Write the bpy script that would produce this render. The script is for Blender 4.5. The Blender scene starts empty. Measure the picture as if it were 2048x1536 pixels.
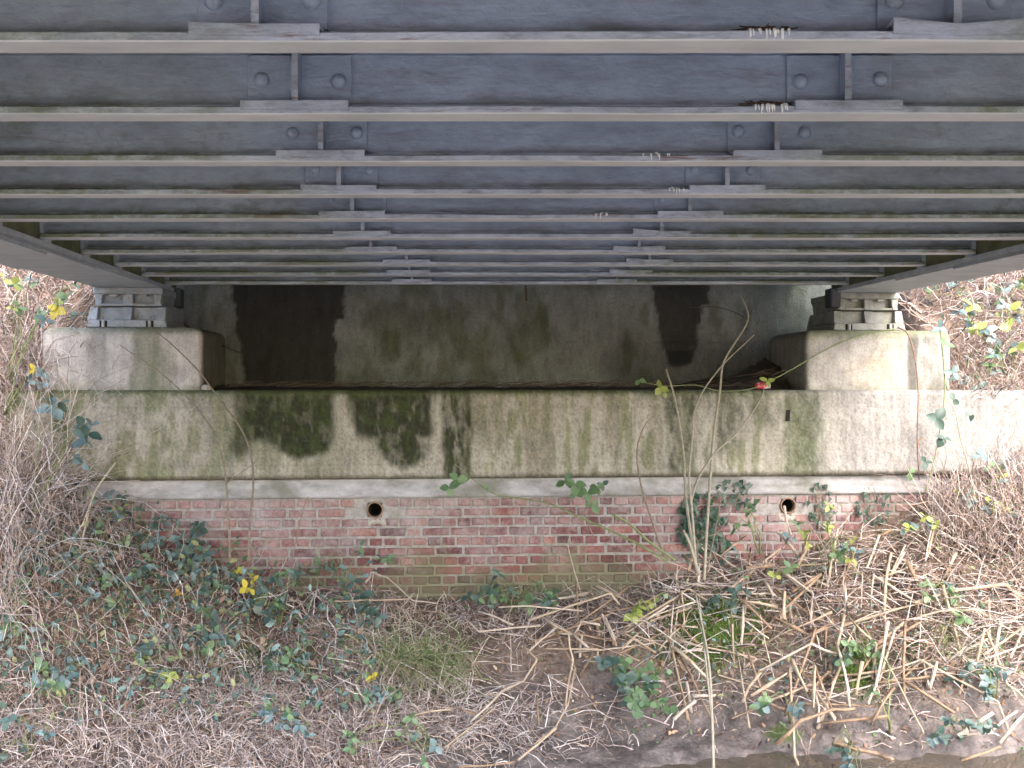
import bpy, bmesh, math, random
import numpy as np
from mathutils import Vector, Matrix, Quaternion

random.seed(11)
RNG = np.random.default_rng(7)
SC = bpy.context.scene
COL = SC.collection
F = 1990.0            # focal length in photograph pixels (2048 wide)
E = 2.42              # eye height above the water

# ------------------------------------------------------------------ camera
cam = bpy.data.cameras.new('camera')
cam.lens = 35.0; cam.sensor_width = 36.0; cam.clip_end = 400
camo = bpy.data.objects.new('camera', cam); COL.objects.link(camo)
camo.location = (0, 0, E); camo.rotation_euler = (math.pi/2, 0, 0)
SC.camera = camo

# ------------------------------------------------------------------ sky, sun, exposure
SUN_EL, SUN_ROT = math.radians(42), math.radians(155)
world = bpy.data.worlds.new('World'); SC.world = world; world.use_nodes = True
wn, wl = world.node_tree.nodes, world.node_tree.links
bg = wn['Background']
sky = wn.new('ShaderNodeTexSky'); sky.sky_type = 'NISHITA'; sky.sun_disc = False
sky.sun_elevation = SUN_EL; sky.sun_rotation = SUN_ROT; sky.air_density = 1.0; sky.dust_density = 3.0
hs = wn.new('ShaderNodeHueSaturation'); hs.inputs['Saturation'].default_value = 1.25
wl.new(sky.outputs['Color'], hs.inputs['Color']); wl.new(hs.outputs['Color'], bg.inputs['Color'])
bg.inputs['Strength'].default_value = 0.15
sun = bpy.data.lights.new('sun', 'SUN'); sun.energy = .95; sun.angle = math.radians(50); sun.color = (1, 0.985, 0.985)
suno = bpy.data.objects.new('sun', sun); COL.objects.link(suno); suno.location = (8, -6, 12)
sd = Vector((math.sin(SUN_ROT)*math.cos(SUN_EL), math.cos(SUN_ROT)*math.cos(SUN_EL), math.sin(SUN_EL)))
suno.rotation_euler = sd.to_track_quat('Z', 'Y').to_euler()
SC.view_settings.view_transform = 'Standard'; SC.view_settings.look = 'None'
SC.view_settings.gamma = 1.0; SC.view_settings.use_curve_mapping = False
SC.view_settings.exposure = 2.7
SC.render.engine = 'CYCLES'
SC.cycles.max_bounces = 7; SC.cycles.diffuse_bounces = 4; SC.cycles.glossy_bounces = 3
SC.cycles.use_adaptive_sampling = True; SC.cycles.adaptive_threshold = .03
SC.cycles.use_denoising = True

# ------------------------------------------------------------------ numbers and noise
def P(px, py, d):
    return Vector(((px-1024)/F*d, d, E-(py-768)/F*d))
def to_px(v):
    return 1024+F*v[..., 0]/np.maximum(v[..., 1], .1), 768-F*(v[..., 2]-E)/np.maximum(v[..., 1], .1)
def sstep(a, b, x):
    t = np.clip((x-a)/(b-a), 0, 1); return t*t*(3-2*t)
def _h(ix, iy, s):
    n = (ix.astype(np.int64)*374761393+iy.astype(np.int64)*668265263+s*974711) & 0x7fffffff
    n = ((n ^ (n >> 13))*1274126177) & 0x7fffffff
    return ((n ^ (n >> 16)) & 0xffff)/65535.0
def vnoise(x, y, s=0):
    x = np.asarray(x, float); y = np.asarray(y, float)
    ix, iy = np.floor(x), np.floor(y); fx, fy = x-ix, y-iy
    fx = fx*fx*(3-2*fx); fy = fy*fy*(3-2*fy)
    a, b, c, d = _h(ix, iy, s), _h(ix+1, iy, s), _h(ix, iy+1, s), _h(ix+1, iy+1, s)
    return (a*(1-fx)+b*fx)*(1-fy)+(c*(1-fx)+d*fx)*fy
def fbm(x, y, s=0, o=4):
    t, a, n = 0, .5, 0
    for i in range(o):
        t = t+a*vnoise(x, y, s+i*17); n += a; a *= .5; x = np.asarray(x)*2.03+3.1; y = np.asarray(y)*2.03+1.7
    return t/n

# ------------------------------------------------------------------ materials
def mat(name, rough=.8, spec=.3):
    m = bpy.data.materials.new(name); m.use_nodes = True
    b = m.node_tree.nodes['Principled BSDF']
    b.inputs['Roughness'].default_value = rough
    b.inputs['Specular IOR Level'].default_value = spec
    return m, m.node_tree.nodes, m.node_tree.links, b
class NG:
    """small helper for building node graphs"""
    def __init__(s, m): s.n = m.node_tree.nodes; s.l = m.node_tree.links; s.pos = None
    def P(s):
        if not s.pos: s.pos = s.n.new('ShaderNodeNewGeometry').outputs['Position']
        return s.pos
    def noise(s, scale, detail=5, rough=.6, vec=None, stretch=None, dist=0):
        v = vec or s.P()
        if stretch:
            mp = s.n.new('ShaderNodeMapping'); mp.inputs['Scale'].default_value = stretch
            s.l.new(v, mp.inputs['Vector']); v = mp.outputs['Vector']
        t = s.n.new('ShaderNodeTexNoise'); t.inputs['Scale'].default_value = scale
        t.inputs['Detail'].default_value = detail; t.inputs['Roughness'].default_value = rough
        t.inputs['Distortion'].default_value = dist
        s.l.new(v, t.inputs['Vector']); return t.outputs['Fac']
    def ramp(s, fac, stops):
        r = s.n.new('ShaderNodeValToRGB'); e = r.color_ramp.elements
        while len(e) < len(stops): e.new(.5)
        for q, (p, c) in zip(e, stops):
            q.position = p; q.color = (*c, 1) if not isinstance(c, (int, float)) else (c, c, c, 1)
        s.l.new(fac, r.inputs['Fac']); return r.outputs['Color']
    def mix(s, fac, a, b, mode='MIX'):
        x = s.n.new('ShaderNodeMix'); x.data_type = 'RGBA'; x.blend_type = mode
        for sock, v in ((x.inputs[0], fac), (x.inputs[6], a), (x.inputs[7], b)):
            if hasattr(v, 'links'): s.l.new(v, sock)
            elif isinstance(v, (int, float)): sock.default_value = v if sock.type == 'VALUE' else (v, v, v, 1)
            else: sock.default_value = (*v, 1)
        return x.outputs[2]
    def math(s, op, a, b=0.0, c=None):
        x = s.n.new('ShaderNodeMath'); x.operation = op
        for i, v in enumerate((a, b) if c is None else (a, b, c)):
            if hasattr(v, 'links'): s.l.new(v, x.inputs[i])
            else: x.inputs[i].default_value = v
        return x.outputs[0]
    def attr(s, name, out='Color'):
        a = s.n.new('ShaderNodeAttribute'); a.attribute_name = name; return a.outputs[out]
    def bump(s, h, strength=.3, dist=.01, bsdf=None):
        b = s.n.new('ShaderNodeBump'); b.inputs['Strength'].default_value = strength; b.inputs['Distance'].default_value = dist
        s.l.new(h, b.inputs['Height']); s.l.new(b.outputs['Normal'], bsdf.inputs['Normal'])
    def sep(s, v=None):
        x = s.n.new('ShaderNodeSeparateXYZ'); s.l.new(v or s.P(), x.inputs[0]); return x.outputs

def m_concrete():
    m, n, l, b = mat('stained_concrete', .88, .25); g = NG(m)
    c = g.attr('Col')
    f1 = g.noise(55, 6, .7); f2 = g.noise(14, 5, .65, stretch=(1, 1, .35)); f3 = g.noise(120, 4, .7)
    v = g.mix(1, c, g.ramp(f1, [(.3, .72), (.5, 1.0), (.7, 1.18)]), 'MULTIPLY')
    v = g.mix(1, v, g.ramp(f2, [(.3, .72), (.52, 1.0), (.7, 1.15)]), 'MULTIPLY')
    v = g.mix(g.ramp(f3, [(.57, 0.0), (.72, .6)]), v, g.mix(1, v, (.35, .38, .3), 'MULTIPLY'))
    l.new(v, b.inputs['Base Color'])
    g.bump(g.math('ADD', f1, g.math('MULTIPLY', f3, .6)), .55, .012, b)
    return m
def m_render():
    m, n, l, b = mat('pale_mortar_render', .85, .3); g = NG(m)
    f = g.noise(9, 6, .7, stretch=(.6, 1, 1.4)); f2 = g.noise(70, 4)
    c = g.ramp(f, [(.3, (.22, .21, .195)), (.5, (.35, .335, .34)), (.68, (.46, .445, .455))])
    mossy = g.ramp(g.noise(2.3, 4, .6), [(.5, 0.0), (.68, .7)])
    c = g.mix(mossy, c, (.13, .13, .095))
    l.new(c, b.inputs['Base Color']); g.bump(g.math('ADD', f2, f), .4, .01, b); return m
def m_brick():
    m, n, l, b = mat('weathered_red_brick', .9, .2); g = NG(m)
    oi = n.new('ShaderNodeObjectInfo').outputs['Random']
    isl = n.new('ShaderNodeNewGeometry').outputs['Random Per Island']
    r = g.math('FRACT', g.math('ADD', oi, isl))
    c = g.ramp(r, [(0, (.095, .050, .050)), (.25, (.145, .062, .061)), (.5, (.185, .080, .077)), (.75, (.23, .110, .102)), (.9, (.26, .105, .08)), (1, (.125, .088, .09))])
    f = g.noise(38, 5, .7); f2 = g.noise(120, 4, .7)
    lf = g.noise(.9, 4, .6); c = g.mix(1, c, g.ramp(lf, [(.35, .78), (.5, .98), (.65, 1.12)]), 'MULTIPLY')
    c = g.mix(1, c, g.ramp(f, [(.3, .68), (.55, 1.03), (.75, 1.25)]), 'MULTIPLY')
    # lime bloom on the faces, strongest in the upper courses and round the pipes
    s = g.sep()
    bl = g.noise(3.1, 6, .72); up = n.new('ShaderNodeMapRange'); l.new(s[2], up.inputs[0])
    for i, v in enumerate((E-1.45, E-.92, .0, .17)): up.inputs[i+1].default_value = v
    fac = g.ramp(g.math('ADD', g.math('ADD', bl, up.outputs[0]), g.math('MULTIPLY', g.math('SUBTRACT', f, .5), .25)), [(.50, 0.0), (.78, .8)])
    c = g.mix(fac, c, (.39, .32, .31))
    # green algae film on the lower courses
    lo = n.new('ShaderNodeMapRange'); l.new(s[2], lo.inputs[0])
    for i, v in enumerate((E-1.62, E-1.15, .26, -.12)): lo.inputs[i+1].default_value = v
    fa = g.ramp(g.math('ADD', g.noise(1.7, 5, .65), lo.outputs[0]), [(.5, 0.0), (.72, .88)])
    c = g.mix(fa, c, (.12, .115, .068))
    l.new(c, b.inputs['Base Color']); g.bump(g.math('ADD', f, f2), .6, .008, b); return m
def m_mortar():
    m, n, l, b = mat('lime_mortar', .92, .2); g = NG(m)
    f = g.noise(25, 6, .7); s = g.sep()
    c = g.ramp(f, [(.3, (.19, .175, .155)), (.55, (.31, .29, .275)), (.75, (.39, .365, .35))])
    lo = n.new('ShaderNodeMapRange'); l.new(s[2], lo.inputs[0])
    for i, v in enumerate((E-1.62, E-1.1, .3, -.12)): lo.inputs[i+1].default_value = v
    fa = g.ramp(g.math('ADD', g.noise(1.7, 5, .65), lo.outputs[0]), [(.46, 0.0), (.7, .9)])
    c = g.mix(fa, c, (.165, .155, .09))
    l.new(c, b.inputs['Base Color']); g.bump(f, .5, .01, b); return m
def m_steel(name, clean, dirty, flange=False):
    m, n, l, b = mat(name, .42, .5); g = NG(m)
    s = g.sep()
    # distance from the track centre line: paint between the stiffeners is cleaner
    cx = g.math('SUBTRACT', .2175+.07*2.36, g.math('MULTIPLY', s[1], .07))
    off = g.math('ABSOLUTE', g.math('SUBTRACT', s[0], cx))
    w = n.new('ShaderNodeMapRange'); w.interpolation_type = 'SMOOTHSTEP'; l.new(off, w.inputs[0])
    w.inputs[1].default_value = .72; w.inputs[2].default_value = 1.25
    f = g.noise(5, 6, .65, stretch=(.5, 1, 1)); fine = g.noise(60, 5, .6)
    wr = g.noise(42, 5, .6, stretch=(.22, 1, 1), dist=.6)
    cl = g.ramp(f, [(.3, tuple(v*.8 for v in clean)), (.7, tuple(v*1.15 for v in clean))])
    dr = g.ramp(f, [(.3, tuple(v*.7 for v in dirty)), (.7, tuple(v*1.2 for v in dirty))])
    c = g.mix(w.outputs[0], cl, dr)
    pat = g.noise(22, 6, .72, stretch=(.45, 1, 1))
    c = g.mix(1, c, g.ramp(pat, [(.32, .62), (.5, 1.0), (.68, 1.22)] if flange else [(.3, .80), (.5, 1.0), (.7, 1.14)]), 'MULTIPLY')
    ms = g.noise(2.6, 6, .7, stretch=(.6, 1, 1.6)); m2 = g.noise(16, 6, .75)
    mo = g.math('MULTIPLY', g.ramp(g.math('ADD', g.math('MULTIPLY', ms, .6), g.math('MULTIPLY', m2, .4)), [(.45, 0.0), (.56, .9)] if flange else [(.52, 0.0), (.64, .7)]), w.outputs[0])
    c = g.mix(mo, c, (.12, .135, .075) if not flange else (.16, .18, .10))
    # grime settled in streaks above the flange
    gr = g.noise(3.2, 6, .7, stretch=(1, 1, 4)); c = g.mix(g.ramp(gr, [(.54, 0.0), (.70, .5)]), c, (.13, .13, .125))
    if not flange:   # dirt collected along the foot of the web
        lz = n.new('ShaderNodeMapRange'); l.new(s[2], lz.inputs[0])
        for i, v in enumerate((E+.79+.030, E+.79+.095, .42, -.25)): lz.inputs[i+1].default_value = v
        c = g.mix(g.ramp(g.math('ADD', g.noise(6, 6, .7, stretch=(.5, 1, 1.5)), lz.outputs[0]), [(.5, 0.0), (.85, .75)]), c, (.085, .075, .06))
    ru = g.noise(7, 7, .75, stretch=(.4, 1, 3))
    c = g.mix(g.ramp(ru, [(.57, 0.0), (.65, .75 if flange else .25)]), c, (.15, .07, .045))
    l.new(c, b.inputs['Base Color'])
    l.new(g.math('ADD', .30 if not flange else .45, g.math('MULTIPLY', w.outputs[0], .3)), b.inputs['Roughness'])
    g.bump(g.math('ADD', g.math('MULTIPLY', fine, .6), wr), .55, .008, b); return m
def m_plain(name, c0, c1, scale=30, rough=.7, spec=.3, bump=.3, stretch=None):
    m, n, l, b = mat(name, rough, spec); g = NG(m)
    f = g.noise(scale, 5, .65, stretch=stretch)
    l.new(g.ramp(f, [(.3, c0), (.7, c1)]), b.inputs['Base Color']); g.bump(f, bump, .006, b); return m
def m_vcol(name, rough=.8, spec=.25, trans=0.0, var=.35, wet=False):
    m, n, l, b = mat(name, rough, spec); g = NG(m)
    f = g.noise(40, 4, .6)
    c = g.mix(1, g.attr('Col'), g.ramp(f, [(.3, 1-var), (.7, 1+var)]), 'MULTIPLY')
    l.new(c, b.inputs['Base Color'])
    if wet:
        l.new(g.attr('Wet', 'Fac'), b.inputs['Roughness']); g.bump(g.math('ADD', g.noise(30, 6, .7), g.noise(9, 5, .7)), .7, .03, b)
    if trans: b.inputs['Subsurface Weight'].default_value = 0
    return m
def m_cast(name, c0, c1, mossy):
    m, n, l, b = mat(name, .55, .4); g = NG(m)
    c = g.ramp(g.noise(14, 6, .7), [(.3, c0), (.7, c1)])
    c = g.mix(g.ramp(g.noise(9, 6, .75), [(.5, 0.0), (.66, mossy)]), c, (.13, .135, .07))
    c = g.mix(g.ramp(g.noise(24, 7, .75), [(.58, 0.0), (.66, .8)]), c, (.13, .065, .04))
    c = g.mix(g.ramp(g.noise(5, 5, .6), [(.5, 0.0), (.75, .5)]), c, (.08, .08, .075))
    l.new(c, b.inputs['Base Color']); g.bump(g.noise(50, 4), .4, .004, b); return m
def m_leaf(name, c0, c1, rough=.35, spec=.5):
    m, n, l, b = mat(name, rough, spec); g = NG(m)
    oi = n.new('ShaderNodeObjectInfo').outputs['Random']
    f = g.noise(60, 3)
    k = g.math('ADD', g.math('MULTIPLY', oi, .7), g.math('MULTIPLY', f, .3))
    c = g.ramp(k, [(.15, c0), (.85, c1)])
    l.new(c, b.inputs['Base Color'])
    tr = n.new('ShaderNodeBsdfTranslucent'); l.new(c, tr.inputs['Color'])
    mx = n.new('ShaderNodeMixShader'); mx.inputs[0].default_value = .25
    l.new(b.outputs[0], mx.inputs[1]); l.new(tr.outputs[0], mx.inputs[2])
    l.new(mx.outputs[0], n['Material Output'].inputs['Surface'])
    return m

M = dict(
    concrete=m_concrete(), render=m_render(), brick=m_brick(), mortar=m_mortar(),
    web=m_steel('blue_grey_steel_paint', (.29, .34, .455), (.29, .33, .385)),
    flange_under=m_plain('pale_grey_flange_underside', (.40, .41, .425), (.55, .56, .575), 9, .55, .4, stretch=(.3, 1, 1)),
    flange=m_steel('grey_steel_paint', (.36, .39, .48), (.36, .39, .41), True),
    mossweb=m_plain('mossy_girder_paint', (.08, .09, .04), (.18, .18, .11), 9, .8),
    under=m_plain('dull_girder_paint', (.29, .315, .345), (.42, .45, .485), 12, .6, stretch=(.4, 1, 1)),
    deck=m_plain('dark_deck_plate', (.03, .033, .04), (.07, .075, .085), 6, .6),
    casting=m_cast('grey_painted_casting', (.19, .205, .225), (.31, .33, .36), .3),
    casting2=m_cast('mossy_grey_casting', (.17, .17, .15), (.30, .30, .28), .8),
    rust=m_plain('rusted_steel', (.035, .02, .014), (.09, .045, .028), 25, .85),
    bolt=m_plain('weathered_bolt', (.22, .21, .2), (.42, .41, .4), 30, .5, .4),
    dropping=m_plain('white_bird_dropping', (.7, .7, .68), (.9, .9, .88), 80, .9),
    clay=m_plain('clay_pipe', (.17, .10, .065), (.30, .21, .15), 25, .8),
    dark=m_plain('dark_pipe_inside', (.008, .007, .006), (.02, .017, .015), 20, .9),
    soil=m_plain('dark_shelf_soil', (.018, .014, .01), (.07, .055, .04), 18, .95, bump=.8),
    ground=m_vcol('bank_earth', .85, .4, wet=True),
    straw=m_vcol('dry_stems', .75, .25),
    cane=m_plain('straw_coloured_cane', (.26, .185, .12), (.46, .36, .265), 18, .65, .35, stretch=(1, 1, 1)),
    cane2=m_plain('tan_cane', (.16, .105, .068), (.33, .225, .145), 18, .65, .3),
    cane3=m_plain('bleached_cane', (.30, .24, .185), (.50, .42, .345), 22, .6, .35),
    bark=m_plain('grey_brown_bark', (.13, .10, .075), (.26, .21, .16), 30, .8),
    paleb=m_plain('pale_sapling_bark', (.22, .19, .14), (.37, .33, .255), 30, .75),
    redb=m_plain('reddish_bramble_cane', (.12, .06, .042), (.24, .14, .10), 30, .6),
    greenb=m_plain('green_bramble_cane', (.10, .125, .045), (.21, .24, .11), 30, .5),
    darkb=m_plain('dark_dead_twig', (.035, .025, .02), (.10, .07, .05), 30, .8),
    leaf_dark=m_leaf('dark_bramble_leaf', (.042, .08, .062), (.09, .14, .115), .45),
    leaf_blue=m_leaf('bluish_bramble_leaf', (.09, .145, .14), (.17, .24, .24), .4),
    leaf_green=m_leaf('fresh_green_leaf', (.085, .15, .065), (.165, .25, .12), .45),
    leaf_yellow=m_leaf('yellow_leaf', (.45, .36, .03), (.6, .5, .07), .5),
    leaf_lime=m_leaf('yellow_green_leaf', (.22, .27, .06), (.36, .39, .11), .45),
    leaf_orange=m_leaf('orange_leaf', (.5, .24, .02), (.66, .36, .04), .5),
    leaf_brown=m_leaf('dead_brown_leaf', (.12, .055, .03), (.26, .14, .08), .7, .2),
    ivy=m_leaf('ivy_leaf', (.025, .055, .035), (.06, .11, .065), .4),
    red=None, stone=m_plain('pale_stone', (.25, .225, .19), (.42, .39, .345), 20, .9),
)

# ------------------------------------------------------------------ mesh building
class MB:
    def __init__(s): s.v, s.f = [], []
    def add(s, vs, fs):
        o = len(s.v); s.v += [tuple(v) for v in vs]; s.f += [tuple(i+o for i in f) for f in fs]; return s
    def box(s, x0, x1, y0, y1, z0, z1):
        return s.add([(x0, y0, z0), (x1, y0, z0), (x1, y1, z0), (x0, y1, z0), (x0, y0, z1), (x1, y0, z1), (x1, y1, z1), (x0, y1, z1)],
                     [(3, 2, 1, 0), (4, 5, 6, 7), (0, 1, 5, 4), (1, 2, 6, 5), (2, 3, 7, 6), (3, 0, 4, 7)])
    def hexa(s, p):   # eight corners in box order
        return s.add(p, [(3, 2, 1, 0), (4, 5, 6, 7), (0, 1, 5, 4), (1, 2, 6, 5), (2, 3, 7, 6), (3, 0, 4, 7)])
    def tube(s, pts, rad, sides=6, cap=True):
        pts = [Vector(p) for p in pts]; n = len(pts)
        if not hasattr(rad, '__len__'): rad = [rad]*n
        ring = []; up = None
        for i, p in enumerate(pts):
            t = (pts[min(i+1, n-1)]-pts[max(i-1, 0)]).normalized()
            if up is None: up = t.orthogonal().normalized()
            up = (up-t*up.dot(t))
            up = up.normalized() if up.length > 1e-5 else t.orthogonal().normalized()
            sd_ = t.cross(up)
            ring.append([p+(up*math.cos(a)+sd_*math.sin(a))*rad[i] for a in [2*math.pi*k/sides for k in range(sides)]])
        o = len(s.v)
        for r in ring: s.v += [tuple(v) for v in r]
        for i in range(n-1):
            for k in range(sides):
                a = o+i*sides+k; b_ = o+i*sides+(k+1) % sides
                s.f.append((a, b_, b_+sides, a+sides))
        if cap:
            s.f.append(tuple(o+k for k in reversed(range(sides)))); s.f.append(tuple(o+(n-1)*sides+k for k in range(sides)))
        return s
    def lathe(s, prof, org, axis, sides=16):   # prof: (radius, along)
        axis = Vector(axis).normalized(); u = axis.orthogonal().normalized(); w = axis.cross(u); org = Vector(org); o = len(s.v)
        for r, h in prof:
            for k in range(sides):
                a = 2*math.pi*k/sides; s.v.append(tuple(org+axis*h+(u*math.cos(a)+w*math.sin(a))*r))
        for i in range(len(prof)-1):
            for k in range(sides):
                a = o+i*sides+k; b_ = o+i*sides+(k+1) % sides; s.f.append((a, b_, b_+sides, a+sides))
        return s
    def mesh(s, name, m, parent=None, smooth=False, bevel=0):
        vs = s.v
        if parent is not None:
            inv = WM[parent.name].inverted(); vs = [tuple(inv @ Vector(v)) for v in vs]
        me = bpy.data.meshes.new(name); me.from_pydata(vs, [], s.f)
        if bevel:
            bm = bmesh.new(); bm.from_mesh(me)
            bmesh.ops.bevel(bm, geom=[e for e in bm.edges if len(e.link_faces) == 2 and e.calc_face_angle(0) > .5], offset=bevel, segments=1, affect='EDGES', clamp_overlap=True)
            bm.to_mesh(me); bm.free()
        if m: me.materials.append(m)
        if smooth: me.polygons.foreach_set('use_smooth', [True]*len(me.polygons))
        return me
    def build(s, name, m, parent=None, smooth=False, bevel=0):
        return put(name, s.mesh(name, m, parent, smooth, bevel), parent)
WM = {}
def put(name, data, parent=None, mw=None):
    o = bpy.data.objects.new(name, data); COL.objects.link(o)
    if parent is not None: o.parent = parent
    base = WM[parent.name] if parent is not None else Matrix()
    if mw is not None:
        o.matrix_local = base.inverted() @ mw; WM[o.name] = mw.copy()
    else: WM[o.name] = base.copy()
    return o
def empty(name, loc, rz=0):
    o = bpy.data.objects.new(name, None); COL.objects.link(o); o.empty_display_size = .1
    o.location = loc; o.rotation_euler = (0, 0, rz)
    WM[o.name] = Matrix.Translation(Vector(loc)) @ Matrix.Rotation(rz, 4, 'Z'); return o
def tag(o, label, cat=None, group=None, kind=None):
    if label: o['label'] = label
    if cat: o['category'] = cat
    if group: o['group'] = group
    if kind: o['kind'] = kind
    return o
def np_mesh(name, V, Q, m, col=None, smooth=False, extra=None):
    """mesh from numpy vertices and an (n, k) face array"""
    me = bpy.data.meshes.new(name); k = Q.shape[1]
    me.vertices.add(len(V)); me.vertices.foreach_set('co', V.astype(np.float32).ravel())
    me.loops.add(Q.size); me.loops.foreach_set('vertex_index', Q.astype(np.int32).ravel())
    me.polygons.add(len(Q)); me.polygons.foreach_set('loop_start', np.arange(0, Q.size, k, dtype=np.int32))
    me.update(calc_edges=True)
    if col is not None:
        a = me.color_attributes.new('Col', 'FLOAT_COLOR', 'POINT')
        a.data.foreach_set('color', np.concatenate([col, np.ones((len(col), 1))], 1).astype(np.float32).ravel())
    for nm, arr in (extra or {}).items():
        a = me.attributes.new(nm, 'FLOAT', 'POINT'); a.data.foreach_set('value', arr.astype(np.float32).ravel())
    if m: me.materials.append(m)
    if smooth: me.polygons.foreach_set('use_smooth', np.ones(len(Q), dtype=bool))
    me.validate(); return me
def grid_faces(r, c, wrap=False):
    i = np.arange(r-1)[:, None]; j = np.arange(c if wrap else c-1)[None, :]
    a = i*c+j; b_ = i*c+(j+1) % c
    return np.stack([a, b_, b_+c, a+c], -1).reshape(-1, 4)

# ------------------------------------------------------------------ terrain
TH = math.atan(.075); AB_Y = 7.70
CA, SA = math.cos(TH), math.sin(TH)
def ab_local(X, Y):
    dx, dy = X, Y-AB_Y
    return dx*CA+dy*SA, -dx*SA+dy*CA
def ab_world(a, b, z):
    return Vector((a*CA-b*SA, AB_Y+a*SA+b*CA, z))
_zx = [-9, -6, -4.2, -3.6, -3.0, -2.25, -1.66, -.5, .5, 1.2, 1.6, 2.26, 2.85, 3.36, 3.8, 4.6, 6, 9]
_zz = [-.45, -.50, -.58, -.78, -1.08, -1.42, -1.60, -1.68, -1.70, -1.60, -1.48, -1.38, -1.16, -.93, -.78, -.62, -.55, -.5]
_st = [-.6, 0, .22, .42, .58, .75, 1.0]; _sz = [-.35, 0, .15, .42, .72, .88, 1.0]
def ground_z(X, Y, detail=True):
    X = np.asarray(X, float); Y = np.asarray(Y, float)
    a, b = ab_local(X, Y)
    zb = np.interp(a, _zx, _zz)
    wd = np.interp(X, [-8, -3, -1, .6, 1.4, 3, 8], [5.75, 5.85, 5.95, 6.3, 6.46, 6.5, 6.5]) + .16*(fbm(X*1.1, X*0+3.3, 5)-.5)
    wall = AB_Y+.1+.075*X
    t = (Y-wd)/(wall-wd)
    z = -E+(zb+E)*np.interp(t+.22*(fbm(X*1.6, Y*1.6, 9, 3)-.5)*np.clip(t*3, 0, 1)*np.clip((1.1-t)*3, 0, 1), _st, _sz)
    z = np.where(t < -.6, -E-.5, z)
    side = sstep(3.35, 3.62, np.abs(a-.05))
    back = np.minimum(-.13+np.maximum(b-.12, 0)*1.05, 2.9)
    back = np.where(a < 0, np.maximum(back, zb+np.maximum(b+.5, 0)*.6), back)
    z = np.where((b > .12) & (side > .02), zb+(np.maximum(back, zb)-zb)*side, z)
    mid = np.where(b > 1.35, np.minimum(-.1+(b-1.3)*2.5, 1.4), zb)
    z = np.where((b > .12) & (side <= .02), mid, z)
    near = -E-.5+(E+.5-1.62)*sstep(1.6, -.2, Y)
    z = np.where(Y < 3.0, near, z)
    if detail:
        k = np.where((b > .1) & (np.abs(a) < 3.3), 0, 1)*np.clip((Y-4)/2, 0, 1)
        z = z+k*(.02*np.abs(fbm(X*45, Y*45, 43)-.5)+.16*(fbm(X*2.3, Y*2.3, 21)-.5)+.09*(fbm(X*7, Y*7, 31)-.5)+.03*(fbm(X*26, Y*26, 41)-.5))
    return z+E
def hit(px, py, dflt=7.25, lift=0.0):
    """point where the view line through a photograph pixel meets the bank"""
    d = np.linspace(5.4, 12, 500)
    X = (px-1024)/F*d; Z = E-(py-768)/F*d
    g = ground_z(X, d, False)+lift
    k = np.nonzero(Z <= g)[0]
    dd = d[k[0]] if len(k) else dflt
    a, b = ab_local((px-1024)/F*dd, dd)
    if b > .06 and abs(a) < 3.5: dd = AB_Y-.02+.075*(px-1024)/F*dd
    return P(px, py, dd)

def axis_pts(lo, hi, f0, f1, step):
    core = np.arange(f0, f1, step); out = [f0]
    s = step
    while out[-1] > lo: s *= 1.22; out.append(out[-1]-s)
    lo_ = out[:0:-1]; out = [core[-1]]; s = step
    while out[-1] < hi: s *= 1.22; out.append(out[-1]+s)
    return np.concatenate([lo_, core, out[1:]])
gx = axis_pts(-90, 90, -4.6, 4.6, .032); gy = axis_pts(-60, 110, 5.6, 9.6, .032)
GX, GY = np.meshgrid(gx, gy)
GZ = ground_z(GX, GY)
V = np.stack([GX, GY, GZ], -1).reshape(-1, 3)
px, py = to_px(V)
soil = np.stack([.15+0*px, .105+0*px, .08+0*px], 1)
n1 = fbm(V[:, 0]*3, V[:, 1]*3, 51)[:, None]; n2 = fbm(V[:, 0]*14, V[:, 1]*14, 61)[:, None]
col = soil*(.45+.75*n1+.5*n2)
hgt = V[:, 2]
wetm = sstep(.62, .10, hgt+.3*(n1[:, 0]-.5))[:, None]
col = col*(1-wetm)+wetm*np.array([[.135, .112, .102]])*(.25+1.4*n2)
def blob(x, y, cx, cy, rx, ry, s, rag=.6):
    r = np.sqrt(((x-cx)/rx)**2+((y-cy)/ry)**2)+rag*(fbm(x/40, y/40, s, 4)-.5)*2
    return sstep(1.1, .7, r)
moss = np.maximum.reduce([blob(px, py, 1420, 1270, 90, 60, 71), blob(px, py, 1715, 1345, 45, 40, 72), blob(px, py, 500, 1330, 90, 30, 73), blob(px, py, 1500, 1215, 60, 20, 74), blob(px, py, 1560, 1470, 40, 20, 75)])
moss *= ((V[:, 1] > 5) & (V[:, 1] < 8.2)); moss = moss[:, None]*.9
col = col*(1-moss)+moss*np.array([[.075, .11, .022]])*(.4+n2)
bounce_m = sstep(2.2, .8, V[:, 1])[:, None]
col = col*(1-bounce_m)+bounce_m*np.array([[.36, .325, .26]])*(.7+.6*n2)     # unseen near bank, made straw-pale to bounce light up onto the deck underside
wet = .88-.55*wetm[:, 0]
g_me = np_mesh('ground', V, grid_faces(len(gy), len(gx)), M['ground'], np.clip(col, .004, 1), True, {'Wet': wet})
tag(put('ground', g_me), 'brown earth bank and embankment around the bridge end', kind='structure')

m, n, l, b = mat('murky_water', .06, .5); g = NG(m)
b.inputs['Base Color'].default_value = (.085, .07, .053, 1)
g.bump(g.math('ADD', g.noise(3, 3), g.math('MULTIPLY', g.noise(11, 3), .4)), .12, .03, b)
wv = MB(); wv.add([(-90, 0.2, 0), (90, 0.2, 0), (90, 7.4, 0), (-90, 7.4, 0)], [(0, 1, 2, 3)])
tag(wv.build('water', m), 'still murky stream water at the foot of the bank', kind='structure')

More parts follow.
